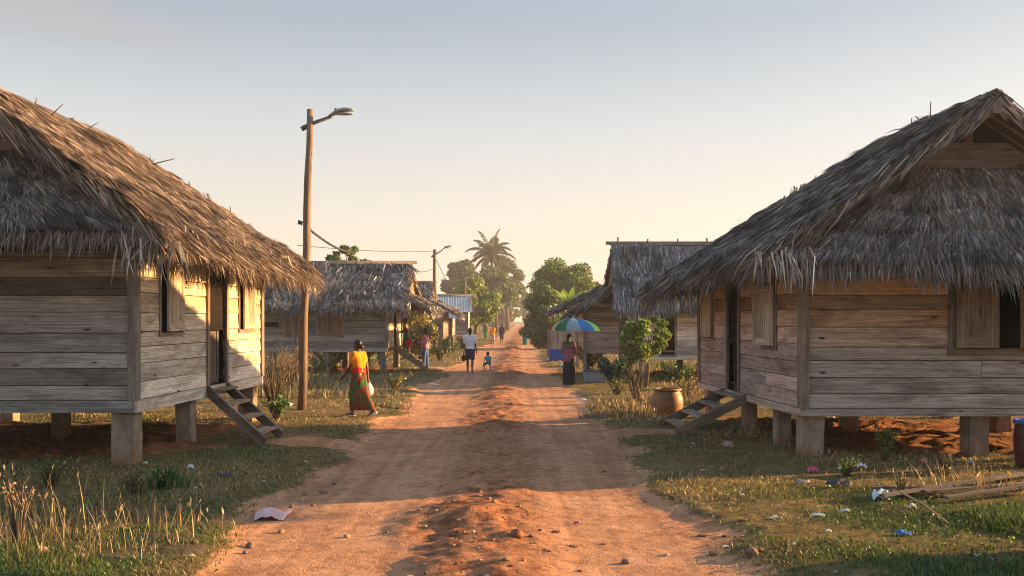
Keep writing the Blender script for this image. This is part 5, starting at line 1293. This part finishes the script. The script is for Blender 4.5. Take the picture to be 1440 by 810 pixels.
for px, py, h, n in ((1290, 700, .32, 60), (1330, 690, .4, 40), (1375, 685, .42, 30), (1240, 690, .25, 40), (1180, 655, .22, 60), (1100, 645, .2, 60), (1400, 700, .35, 50), (1310, 668, .35, 30)):
    p = at(px, py); dry_tuft(p, h, n, 'thin dry grass tuft in front of the right house posts', gl, spread=.16)

# ------------------------------------------------------------------ lamp posts and cables
def lamp_post(bx, by, tx, z_top, r0, r1, arm, label, head=True, kind='wood', bracket=False, arm_dz=.35, mat=None):
    base = Vector((bx, by, gz(bx, by) - .15)); top = Vector((tx, by, z_top)); root = thing('lamp_post', (bx, by, gz(bx, by)), label, 'lamp post', 'lamp posts along the left verge')
    m_ = MB(); n = 9; m_.tube([base.lerp(top, k / n) + Vector((.014 * math.sin(k * 1.7), 0, 0)) for k in range(n + 1)], [r0 + (r1 - r0) * k / n for k in range(n + 1)], 12, (.19, .135, .092), wob=.03); m_.build('pole', mat or M_POST, root, True)
    a0 = top + Vector((-.14, 0, -.40)); a1 = top + Vector((arm * .48, 0, -.40 + arm_dz * .62)); m_ = MB(); m_.tube([a0, top + Vector((0, 0, -.33)), a1], [.045, .045, .038], 8); m_.build('arm', M_DARKIRON, root, True)
    m_ = MB(); m_.tube([top + Vector((-.19, 0, -.44)), top + Vector((-.10, 0, -.39))], .06, 8); m_.build('clamp', M_DARKIRON, root, True)
    if head:
        h0 = a1 - Vector((.05, 0, .0)); h1 = top + Vector((arm, 0, -.40 + arm_dz)); V = []; F = []; n = 12; K = 12
        for k in range(n + 1):
            u = k / n; c = h0.lerp(h1, u) + Vector((0, 0, .05 * math.sin(math.pi * u))); w = .04 + .09 * math.sin(math.pi * min(1, .12 + u * .86)) ** .8; hh = .025 + .05 * math.sin(math.pi * (.1 + .85 * u)) 
            for q in range(K):
                an = math.pi * 2 * q / K; zz = math.sin(an); V.append((c.x, c.y + math.cos(an) * w, c.z + (zz * hh if zz > 0 else zz * .02)))
        for k in range(n):
            for q in range(K): F.append((k * K + q, k * K + (q + 1) % K, (k + 1) * K + (q + 1) % K, (k + 1) * K + q))
        F += [tuple(range(K))[::-1], tuple(range(n * K, n * K + K))]
        m_ = MB(); m_.add(V, F); hd = m_.build('lamp_head', M_IRON, root, True)
        m_ = MB(); c = h0.lerp(h1, .6); m_.ball(tuple(c - Vector((0, 0, .022))), (.24, .10, .03), 12, 6); m_.build('lens', M_GLASSY, hd, True)
        m_ = MB(); c = h0.lerp(h1, .28); m_.tube([c + Vector((0, 0, .06)), c + Vector((0, 0, .15))], [.035, .028], 8); m_.build('photocell', M_DARKIRON, hd, True)
    if bracket:
        z = CAMZ + (HY - 313) * by / FPX; c = base.lerp(top, (z - base.z) / (top.z - base.z)); m_ = MB(); m_.tube([c + Vector((-.19, 0, .02)), c + Vector((.05, 0, 0))], .015, 6); m_.tube([c + Vector((-.17, 0, -.04)), c + Vector((-.17, 0, .05))], [.035, .03], 8); m_.tube([c + Vector((-.12, 0, -.06)), c + Vector((-.12, 0, .03))], .022, 8); m_.build('bracket', M_DARKIRON, root, True)
    return top
p1 = G(424, 577)
t1 = lamp_post(p1.x, p1.y, (436 - CX) * p1.y / FPX, CAMZ + (HY - 154) * p1.y / FPX, .10, .072, .98, 'tall wooden lamp post beside the large left house', bracket=True, arm_dz=.38)
M_PALEPOLE = wood_mat('pale_pole', .7, 1.2)
d2 = 56.0; x2 = (612 - CX) * d2 / FPX
t2 = lamp_post(x2, d2, (611 - CX) * d2 / FPX, CAMZ + (HY - 351) * d2 / FPX, .13, .10, 1.05, 'thin lamp post behind the person in pink', arm_dz=.62, mat=M_PALEPOLE)
d3 = 84.0
t3 = lamp_post((654 - CX) * d3 / FPX, d3, (654 - CX) * d3 / FPX, CAMZ + (HY - 390) * d3 / FPX, .13, .10, 1.7, 'distant pale lamp post in front of the tin-roofed house', arm_dz=.8, mat=M_PALEPOLE)
d4 = 118.0
t4 = lamp_post((672 - CX) * d4 / FPX, d4, (672 - CX) * d4 / FPX, CAMZ + (HY - 405) * d4 / FPX, .14, .11, 1.2, 'most distant lamp post standing before the light green tree', arm_dz=.6, mat=M_PALEPOLE)
def cable(a, b, sag, label, r=.012, twist=False, n=28):
    a = Vector(a); b = Vector(b); pts = [a.lerp(b, k / n) - Vector((0, 0, sag * 4 * (k / n) * (1 - k / n))) for k in range(n + 1)]; m_ = MB()
    if twist:
        for ph in (0, math.pi):
            m_.tube([p + Vector((0, math.cos(k * 1.5 + ph) * r, math.sin(k * 1.5 + ph) * r)) for k, p in enumerate(pts)], r * .9, 5)
    else: m_.tube(pts, r, 5)
    return single(m_, 'power_cable', M_CABLE, tuple(a), label, 'cable', 'cables strung between the lamp posts', True)
ra = F2(2.2, 2.1, 4.25)
cable((t1.x - .02, p1.y, CAMZ + (HY - 322) * p1.y / FPX), (-6.0, 35.6, 4.6), .15, 'twisted cable running from the tall lamp post to the second left roof', .022, True, 60)
cable(t2 - Vector((0, 0, .1)), (-8.6, 37.0, 5.0), .12, 'upper cable running left from the thin lamp post', .014)
cable(t2 - Vector((0, 0, 1.1)), (-4.4, 36.4, 4.15), .25, 'lower sagging cable from the thin lamp post to the second left roof', .014)
cable(t2 - Vector((-.06, 0, .5)), (-4.3, 84.0, 3.9), .6, 'cable dropping from the thin lamp post toward the distant pale one', .02)
cable(t3 - Vector((0, 0, .5)), t4 - Vector((0, 0, .3)), .8, 'sagging cable between the two most distant lamp posts', .02)

# ------------------------------------------------------------------ things standing about
# clay jar
p = at(938, 586); s = 1.0; m, nt, out = newmat('clay'); tcn = nt.nodes.new('ShaderNodeTexCoord').outputs['Object']; n_ = noise(nt, tcn, 6, 6, .65); n2_ = noise(nt, scaled(nt, tcn, (3, 3, 22)), 1.0, 3)
principled(nt, out, mixc(nt, .5, ramp(nt, [(.3, (.12, .055, .025)), (.55, (.27, .135, .06)), (.75, (.36, .2, .09))], n_), ramp(nt, [(.3, (.15, .07, .03)), (.7, (.33, .17, .075))], n2_)), .55, bump(nt, n2_, .25, .02), .4)
jar = thing('clay_jar', tuple(p), 'large round brown clay water jar in the sunlit grass', 'jar')
mb = MB(); mb.lathe([(.001, .0), (.24, 0), (.27, .03), (.315, .14), (.335, .26), (.325, .37), (.29, .46), (.262, .505), (.262, .53), (.225, .53), (.22, .50), (.25, .44), (.29, .34), (.29, .2), (.22, .05), (.001, .04)], tuple(p), 40, wob=.012); mb.build('body', m, jar, True)
mb = MB(); mb.lathe([(.262, .515), (.298, .525), (.306, .545), (.298, .566), (.262, .572), (.228, .566), (.222, .545), (.228, .528)], tuple(p), 40, wob=.01); mb.build('rim', m, jar, True)
# grey crate with a lid beside the leafy plant
def crate(p, w, d, h, name, label, cat, m1, lidm=None, taper=.06):
    p = Vector(p); root = thing(name, tuple(p), label, cat); x, y, z = p; mb = MB(); t = .02
    def ring(q, zz): return [(x - w / 2 * q, y - d / 2 * q, z + zz), (x + w / 2 * q, y - d / 2 * q, z + zz), (x + w / 2 * q, y + d / 2 * q, z + zz), (x - w / 2 * q, y + d / 2 * q, z + zz)]
    V = ring(1 - taper, 0) + ring(1, h) + ring(.93, h) + ring(.9 - taper, .03); F = [(3, 2, 1, 0)]
    for k in range(3):
        for q in range(4): F.append((k * 4 + q, k * 4 + (q + 1) % 4, k * 4 + 4 + (q + 1) % 4, k * 4 + 4 + q))
    F.append((12, 13, 14, 15)); mb.add(V, F); mb.build('body', m1, root)
    mb = MB(); V = ring(1.05, h - .05) + ring(1.06, h + .012) + ring(.94, h + .012) + ring(.94, h - .05); F = []
    for k in range(4):
        for q in range(4): F.append((k * 4 + q, k * 4 + (q + 1) % 4, (k * 4 + 4 + (q + 1) % 4) % 16, (k * 4 + 4 + q) % 16))
    mb.add(V, F); mb.build('rim', lidm or m1, root)
    return root
crate(at(837, 537), .74, .45, .36, 'plastic_crate', 'pale grey-blue open crate on the grass by the yellow bush', 'crate', plain_mat('grey_plastic', (.30, .32, .36), .5), plain_mat('slate_plastic', (.12, .14, .19), .5))
crate(at(787, 508), 1.05, .6, .52, 'plastic_tub', 'bright blue plastic tub in front of the board fence', 'tub', plain_mat('blue_plastic', (.02, .09, .38), .4, .2, 6))
# board fence
FE = at(772, 500); fe_d = 49.0; x0 = (771 - CX) * fe_d / FPX; x1 = (826 - CX) * fe_d / FPX; root = thing('board_fence', (x0, fe_d, gz(x0, fe_d)), 'grey upright board fence behind the umbrella woman', 'fence')
mb = MB(); x = x0
while x < x1:
    w = random.uniform(.10, .16); mb.hexa([(x, fe_d, .0), (x + w - .012, fe_d, .0), (x + w - .012, fe_d + .025, .0), (x, fe_d + .025, .0), (x, fe_d, 1.42 + random.uniform(-.05, .05)), (x + w - .012, fe_d, 1.42 + random.uniform(-.05, .05)), (x + w - .012, fe_d + .025, 1.42), (x, fe_d + .025, 1.42)], tcol((.33, .27, .23), .2)); x += w
mb.build('boards', M_WOOD, root)
for z in (.35, 1.1):
    mb = MB(); mb.beam((x0, fe_d + .06, z), (x1, fe_d + .06, z), .06, .09, tint=(.26, .21, .17)); mb.build('rail', M_WOOD, root)
for k in range(3):
    xx = x0 + (x1 - x0) * k / 2; mb = MB(); mb.beam((xx, fe_d + .14, -.1), (xx, fe_d + .14, 1.5), .1, .1, tint=(.22, .17, .14)); mb.build('post', M_WOOD, root)
# teal bin with a stake, far along the road
pb = at(738.5, 484.5); root = thing('rubbish_bin', tuple(pb), 'small teal rubbish bin at the right edge of the road', 'bin'); mt = plain_mat('teal_plastic', (.02, .22, .30), .5, .2, 4)
mb = MB(); mb.lathe([(.001, 0), (.19, 0), (.25, .82), (.26, .9), (.28, .92), (.26, .98), (.001, 1.02)], tuple(pb), 20); mb.build('body', mt, root, True)
mb = MB(); mb.lathe([(.27, .86), (.295, .88), (.295, .93), (.27, .95)], tuple(pb), 20); mb.build('rim', mt, root, True)
st_ = MB(); st_.tube([pb + Vector((.02, .45, -.1)), pb + Vector((.03, .45, 2.05))], [.05, .04], 6, (.16, .12, .09)); st_.tube([pb + Vector((.03, .45, 1.4)), pb + Vector((.03, .45, 2.1))], [.09, .08], 6, (.12, .09, .07))
single(st_, 'wooden_stake', M_WOOD, tuple(pb + Vector((.02, .45, 0))), 'dark upright stake standing behind the teal bin', 'stake')
# dark bin-like thing right of it
pq = at(753, 483); mb = MB(); mb.beam(pq + Vector((0, 0, -.1)), pq + Vector((.02, 0, 1.55)), .16, .16, tint=(.07, .055, .05)); mb.beam(pq + Vector((.45, .2, -.1)), pq + Vector((.47, .2, 1.5)), .14, .14, tint=(.07, .055, .05)); mb.beam(pq + Vector((-.05, .1, 1.25)), pq + Vector((1.2, .5, 1.25)), .08, .14, tint=(.08, .06, .05)); mb.beam(pq + Vector((-.05, .1, .6)), pq + Vector((1.2, .5, .6)), .08, .14, tint=(.08, .06, .05))
single(mb, 'gate_frame', M_WOOD, tuple(pq), 'low dark timber gate frame beneath the bushy tree', 'gate')
# barrel at the right edge
pr = Vector(((1448 - CX) * 12.6 / FPX, 12.6, 0)); pr.z = gz(pr.x, pr.y); root = thing('barrel', tuple(pr), 'dark red barrel with a blue rim cut off by the right edge', 'barrel')
mb = MB(); mb.lathe([(.001, 0), (.17, 0), (.175, .02), (.19, .2), (.2, .34), (.19, .5), (.18, .60), (.16, .60), (.16, .5), (.14, .1), (.001, .06)], tuple(pr), 28); mb.build('body', plain_mat('barrel_red', (.075, .018, .02), .4, .4, 5), root, True)
mb = MB(); mb.lathe([(.175, .585), (.2, .59), (.21, .62), (.2, .645), (.165, .64), (.155, .60)], tuple(pr), 28); mb.build('rim', plain_mat('rim_blue', (.04, .10, .36), .4), root, True)
for z in (.2, .42):
    mb = MB(); mb.lathe([(.185, z - .014), (.203, z - .012), (.206, z), (.203, z + .012), (.185, z + .014)], tuple(pr), 28); mb.build('hoop', MATS['barrel_red'], root, True)

# stacked old planks and poles on the right
pl = [((1255, 703), (1500, 672), .10, 'longest weathered grey plank, topmost on the low pile'), ((1240, 712), (1400, 690), .07, 'split grey plank in the middle of the low pile'), ((1300, 706), (1490, 690), .09, 'grey plank along the front of the low pile'),
      ((1225, 697), (1320, 700), .06, 'short warped plank at the left end of the low pile'), ((1330, 713), (1480, 698), .08, 'grey plank lying beneath the longest one in the pile')]
for i, (a, b_, w, lb) in enumerate(pl):
    a = at(*a); b_ = at(*b_); a.z += .05 + .022 * (i % 3); b_.z += .06 + .03 * ((i + 1) % 3); mb = MB(); mb.beam(a, b_, w, .028, tint=tcol((.14, .125, .115))); single(mb, 'old_plank', M_WOOD, tuple(a - Vector((0, 0, .05))), lb, 'plank', 'old planks lying below the right house')
a = at(1265, 712); mb = MB(); mb.tube([a + Vector((0, 0, .12)), a.lerp(at(1335, 745), .5) + Vector((0, 0, .1)), at(1335, 745) + Vector((0, 0, .02))], [.012, .011, .008], 6, (.33, .26, .17)); single(mb, 'dry_branch', M_WOOD, tuple(at(1335, 745)), 'thin dry branch leaning off the plank pile', 'branch')

# ------------------------------------------------------------------ litter
def rag(px, py, w, d, h, col, name, label, cat, group=None, seed=0, rough=.6):
    p = at(px, py); n = 12; V = []; F = []
    for j in range(n + 1):
        for i in range(n + 1):
            u, v = i / n - .5, j / n - .5; rr = math.hypot(u, v); a = math.atan2(v, u); sh = 1 + .35 * (float(vnoise(np.array([a * 1.3 + seed]), np.array([seed * 3.1]), seed)[0]) - .5)
            x = u * w * sh * (1.1 - .3 * rr); y = v * d * sh; f = float(fbm(np.array([u * 5 + seed * 7]), np.array([v * 5 + seed]), 3, seed)[0]); z = max(.0, h * (1 - (rr * 1.55) ** 2) * .7 + h * (f - .35) * 1.1)
            xx, yy = p.x + x, p.y + y; V.append((xx, yy, gz(xx, yy) + .006 + z))
    for j in range(n):
        for i in range(n): q = j * (n + 1) + i; F.append((q, q + 1, q + n + 2, q + n + 1))
    mb = MB(); mb.add(V, F); key = 'litter_%d_%d_%d' % tuple(int(c * 100) for c in col)
    mt = MATS.get(key) or plain_mat(key, col, rough, .2, 30, .2, .4)
    return single(mb, name, mt, tuple(p), label, cat, group, True)
rag(384, 722, .36, .30, .085, (.62, .40, .40), 'cloth_rag', 'crumpled pale pink cloth at the left road edge', 'cloth', seed=3, rough=.9)
rag(1142, 668, .15, .10, .09, (.62, .06, .22), 'plastic_bag', 'bright pink crumpled wrapper in front of the right corner post', 'litter', seed=5)
rag(1211, 662, .15, .10, .08, (.66, .63, .60), 'plastic_bag', 'white crumpled bag farther right of the pink wrapper', 'litter', seed=7)
rag(1184, 664, .13, .09, .06, (.52, .46, .38), 'plastic_bag', 'beige crumpled wrapper between the pink wrapper and a white bag', 'litter', seed=8)
rag(1237, 709, .19, .13, .12, (.55, .66, .68), 'plastic_bag', 'pale bluish plastic bag lying left of the stacked planks', 'litter', seed=9)
rag(1270, 759, .15, .10, .05, (.03, .16, .42), 'plastic_bag', 'bright blue plastic bag in the right foreground grass', 'litter', seed=11)
rag(1128, 684, .20, .14, .06, (.25, .22, .20), 'plastic_bag', 'dull grey plastic bag before the right corner post', 'litter', seed=13)
rag(1181, 690, .30, .18, .09, (.05, .045, .045), 'plastic_bag', 'black plastic bag in the weeds left of the planks', 'litter', seed=15)
rag(1282, 721, .09, .07, .05, (.7, .64, .54), 'paper_scrap', 'cream paper scrap just below the planks', 'litter', seed=16)
rag(1150, 730, .14, .08, .03, (.62, .58, .52), 'paper_scrap', 'flat white paper scrap in the sunlit strip of right grass', 'litter', seed=17)
rag(1188, 725, .10, .07, .03, (.42, .46, .48), 'paper_scrap', 'small bluish scrap in the sunlit strip of right grass', 'litter', seed=18)
rag(1090, 735, .14, .09, .03, (.62, .48, .43), 'paper_scrap', 'pinkish paper scrap at the left end of the sunlit grass strip', 'litter', seed=19)
rag(1365, 650 + 5, .1, .06, .05, (.40, .40, .44), 'plastic_bag', 'greyish wrapper behind the stacked planks', 'litter', seed=20)
rag(1300, 655, .09, .06, .10, (.5, .16, .12), 'plastic_bag', 'reddish wrapper caught upright in the weeds under the right house', 'litter', seed=21)
rag(1168, 592, .25, .15, .10, (.62, .6, .58), 'plastic_bag', 'white bag in the grass behind the right house', 'litter', seed=22)
rag(268, 662, .09, .06, .07, (.6, .6, .6), 'plastic_bag', 'small white wrapper in the grass before the left stair', 'litter', seed=23)
rag(205, 655, .06, .05, .05, (.55, .5, .48), 'paper_scrap', 'tiny white scrap at the foot of the left corner post', 'litter', seed=24)
rag(315, 672, .22, .08, .04, (.04, .05, .10), 'cloth_rag', 'dark blue flattened rag in the left verge', 'litter', seed=25)
rag(395, 573, .6, .3, .10, (.55, .60, .62), 'plastic_bag', 'pale plastic sheet at the foot of the tall lamp post', 'litter', seed=26)
rag(610, 540, .35, .2, .05, (.6, .57, .52), 'paper_scrap', 'white scrap on the verge beyond the woman in yellow', 'litter', seed=27)
rag(797, 516, .6, .3, .12, (.62, .6, .56), 'plastic_bag', 'white plastic sheet below the bright blue tub', 'litter', seed=28)
rag(820, 563, .17, .1, .08, (.66, .64, .6), 'plastic_bag', 'white bag on the grass short of the standing umbrella woman', 'litter', seed=29)
rag(811, 732, .06, .05, .03, (.42, .06, .16), 'paper_scrap', 'small magenta scrap in the right wheel track', 'litter', seed=30)
gl = 'tiny pale scraps scattered on the right grass'
for i, (px, py) in enumerate(((975, 627), (988, 665), (1043, 703), (1165, 756), (1375, 790), (1350, 740), (1020, 770))):
    rag(px, py, .06, .045, .02, (.6, .58, .54), 'paper_scrap', 'tiny pale scrap lying loose in the right-hand grass', 'litter', gl, seed=50 + i)
gl = 'tiny pale scraps scattered on the left grass'
for i, (px, py) in enumerate(((270, 787), (115, 788), (370, 680), (430, 652), (275, 690))):
    rag(px, py, .05, .04, .02, (.55, .5, .46), 'paper_scrap', 'tiny pale scrap lying loose in the left-hand grass', 'litter', gl, seed=70 + i)
# stones
def stone(px, py, r, col, label, group=None, seed=0):
    p = at(px, py); mb = MB(); mb.ball(tuple(p + Vector((0, 0, r * .35))), (r, r * .8, r * .6), 14, 9, col, Matrix.Rotation(seed, 3, 'Z'), .35, seed + 3); return single(mb, 'stone', M_STONE, tuple(p), label, 'stone', group, True)
stone(726, 762, .075, (.22, .10, .05), 'dark red clod of earth on the road hump in front', seed=2)
stone(58, 785, .06, (.5, .3, .15), 'orange stone in the left corner grass', seed=4)
stone(352, 763, .05, (.2, .13, .09), 'brown stone at the left road edge below the pink cloth', seed=5)
stone(668, 690, .06, (.36, .23, .14), 'pale earth clod on top of the road hump', seed=6)
stone(488, 750, .035, (.42, .28, .18), 'small stone lying in the left wheel track', seed=7)
stone(1058, 783, .06, (.24, .14, .09), 'reddish stone at the right road edge in front', seed=8)
stone(880, 786, .04, (.2, .13, .1), 'small dark stone in the right wheel track', seed=9)
stone(1025, 632, .11, (.33, .26, .21), 'pale flat stone at the foot of the right stair', seed=10)
gl = 'stones along the left road edge'
for i, (px, py, r) in enumerate(((430, 690, .05), (425, 700, .04), (455, 688, .05), (410, 708, .035), (470, 676, .035), (440, 707, .03), (395, 742, .035), (345, 772, .03))):
    stone(px, py, r, random.choice([(.3, .18, .11), (.2, .13, .09), (.4, .3, .22)]), 'fist-sized stone lying along the left edge of the dirt road', gl, 20 + i)
# ------------------------------------------------------------------ air, light, camera
hz = MB(); x0, x1, y0, y1, z0, z1 = -430, 430, -45, 650, -2.0, 17.5
hz.add([(x0, y0, z0), (x1, y0, z0), (x1, y1, z0), (x0, y1, z0), (x0, y0, z1), (x1, y0, z1), (x1, y1, z1), (x0, y1, z1)], [(0, 3, 2, 1), (4, 5, 6, 7), (0, 1, 5, 4), (1, 2, 6, 5), (2, 3, 7, 6), (3, 0, 4, 7)])
m, nt, out = newmat('haze_air'); v = N(nt, 'ShaderNodeVolumePrincipled', Density=HAZE_D, Anisotropy=0.35); v.inputs['Color'].default_value = (0.93, 0.92, 0.90, 1); nt.links.new(v.outputs[0], out.inputs['Volume'])
hzo = bpy.data.objects.new('haze', hz.mesh('haze')); COL.objects.link(hzo); hzo.data.materials.append(m); hzo['kind'] = 'stuff'; hzo['label'] = 'thin warm haze hanging in the air over the road'

w = bpy.data.worlds.new('World'); scene.world = w; w.use_nodes = True; nt = w.node_tree; nt.nodes.clear()
out = nt.nodes.new('ShaderNodeOutputWorld'); bg = nt.nodes.new('ShaderNodeBackground')
sky = nt.nodes.new('ShaderNodeTexSky'); sky.sky_type = 'NISHITA'; sky.sun_disc = False; sky.sun_elevation = SUN_EL; sky.sun_rotation = SUN_AZ; sky.air_density = 1.0; sky.dust_density = SKY_DUST; sky.ozone_density = 1.0
# thin high cloud
tcw = nt.nodes.new('ShaderNodeTexCoord').outputs['Generated']
sx = nt.nodes.new('ShaderNodeSeparateXYZ'); nt.links.new(tcw, sx.inputs[0])
elv = sx.outputs[2]
cl = noise(nt, scaled(nt, tcw, (3.0, 3.0, 14.0)), 2.2, 7, 0.62, 0.8)
ctr = math_(nt, 'ADD', math_(nt, 'MULTIPLY', sx.outputs[0], -0.10), 0.243)          # one thin streak low in the sky to the left
dz = math_(nt, 'ABSOLUTE', math_(nt, 'DIVIDE', math_(nt, 'SUBTRACT', elv, ctr), 0.030))
dz = math_(nt, 'ADD', dz, math_(nt, 'MULTIPLY', math_(nt, 'SUBTRACT', cl, 0.5), 2.6))
cm = ramp(nt, [(0.25, 1), (0.95, 0)], dz)
cm = math_(nt, 'MULTIPLY', cm, ramp(nt, [(0.60, 1), (0.74, 0)], math_(nt, 'ADD', sx.outputs[0], 1.0)))
c = sky.outputs['Color']
c = mixc(nt, 1.0, c, SKY_TINT, 'MULTIPLY')
# the dusty air low over the plain, all round the horizon
hz_c = ramp(nt, [(0.0, SKY_H[0]), (0.10, SKY_H[1]), (0.20, SKY_H[2]), (0.34, SKY_H[3]), (0.6, SKY_H[4])], elv)
hz_c = mixc(nt, 1.0, hz_c, (10, 10, 10), 'MULTIPLY')
hzf = ramp(nt, [(0.0, 0.93), (0.30, 0.86), (0.5, 0.3), (0.75, 0.0)], elv)
c = mixc(nt, hzf, c, hz_c)
c = mixc(nt, math_(nt, 'MULTIPLY', cm, 0.55), c, SKY_CLOUD)
nt.links.new(c, bg.inputs['Color']); bg.inputs['Strength'].default_value = SKY_STR
nt.links.new(bg.outputs[0], out.inputs['Surface'])

sl = bpy.data.lights.new('sun', 'SUN'); sl.energy = SUN_E; sl.angle = R(0.5); sl.color = SUN_COL
so = bpy.data.objects.new('sun', sl); COL.objects.link(so)
sd_ = Vector((math.sin(SUN_AZ) * math.cos(SUN_EL), math.cos(SUN_AZ) * math.cos(SUN_EL), math.sin(SUN_EL)))
so.rotation_euler = sd_.to_track_quat('Z', 'Y').to_euler(); so.location = sd_ * 60

cd = bpy.data.cameras.new('camera'); cam = bpy.data.objects.new('camera', cd); COL.objects.link(cam)
cam.location = (0, 0, CAMZ); cam.rotation_euler = (R(90), 0, 0); cd.sensor_width = 36; cd.lens = FPX / 1440 * 36
cd.shift_y = (HY - 405) / 1440; cd.clip_start = 0.05; cd.clip_end = 3000
scene.camera = cam
scene.view_settings.view_transform = 'Standard'; scene.view_settings.look = 'None'; scene.view_settings.exposure = EXPOSURE; scene.view_settings.gamma = 1
scene.render.engine = 'CYCLES'; scene.cycles.use_denoising = True
scene.cycles.max_bounces = 6; scene.cycles.diffuse_bounces = 3; scene.cycles.glossy_bounces = 2; scene.cycles.transmission_bounces = 3; scene.cycles.volume_bounces = 1; scene.cycles.transparent_max_bounces = 6
scene.cycles.filter_width = 1.0; scene.cycles.use_adaptive_sampling = True; scene.cycles.adaptive_threshold = 0.02
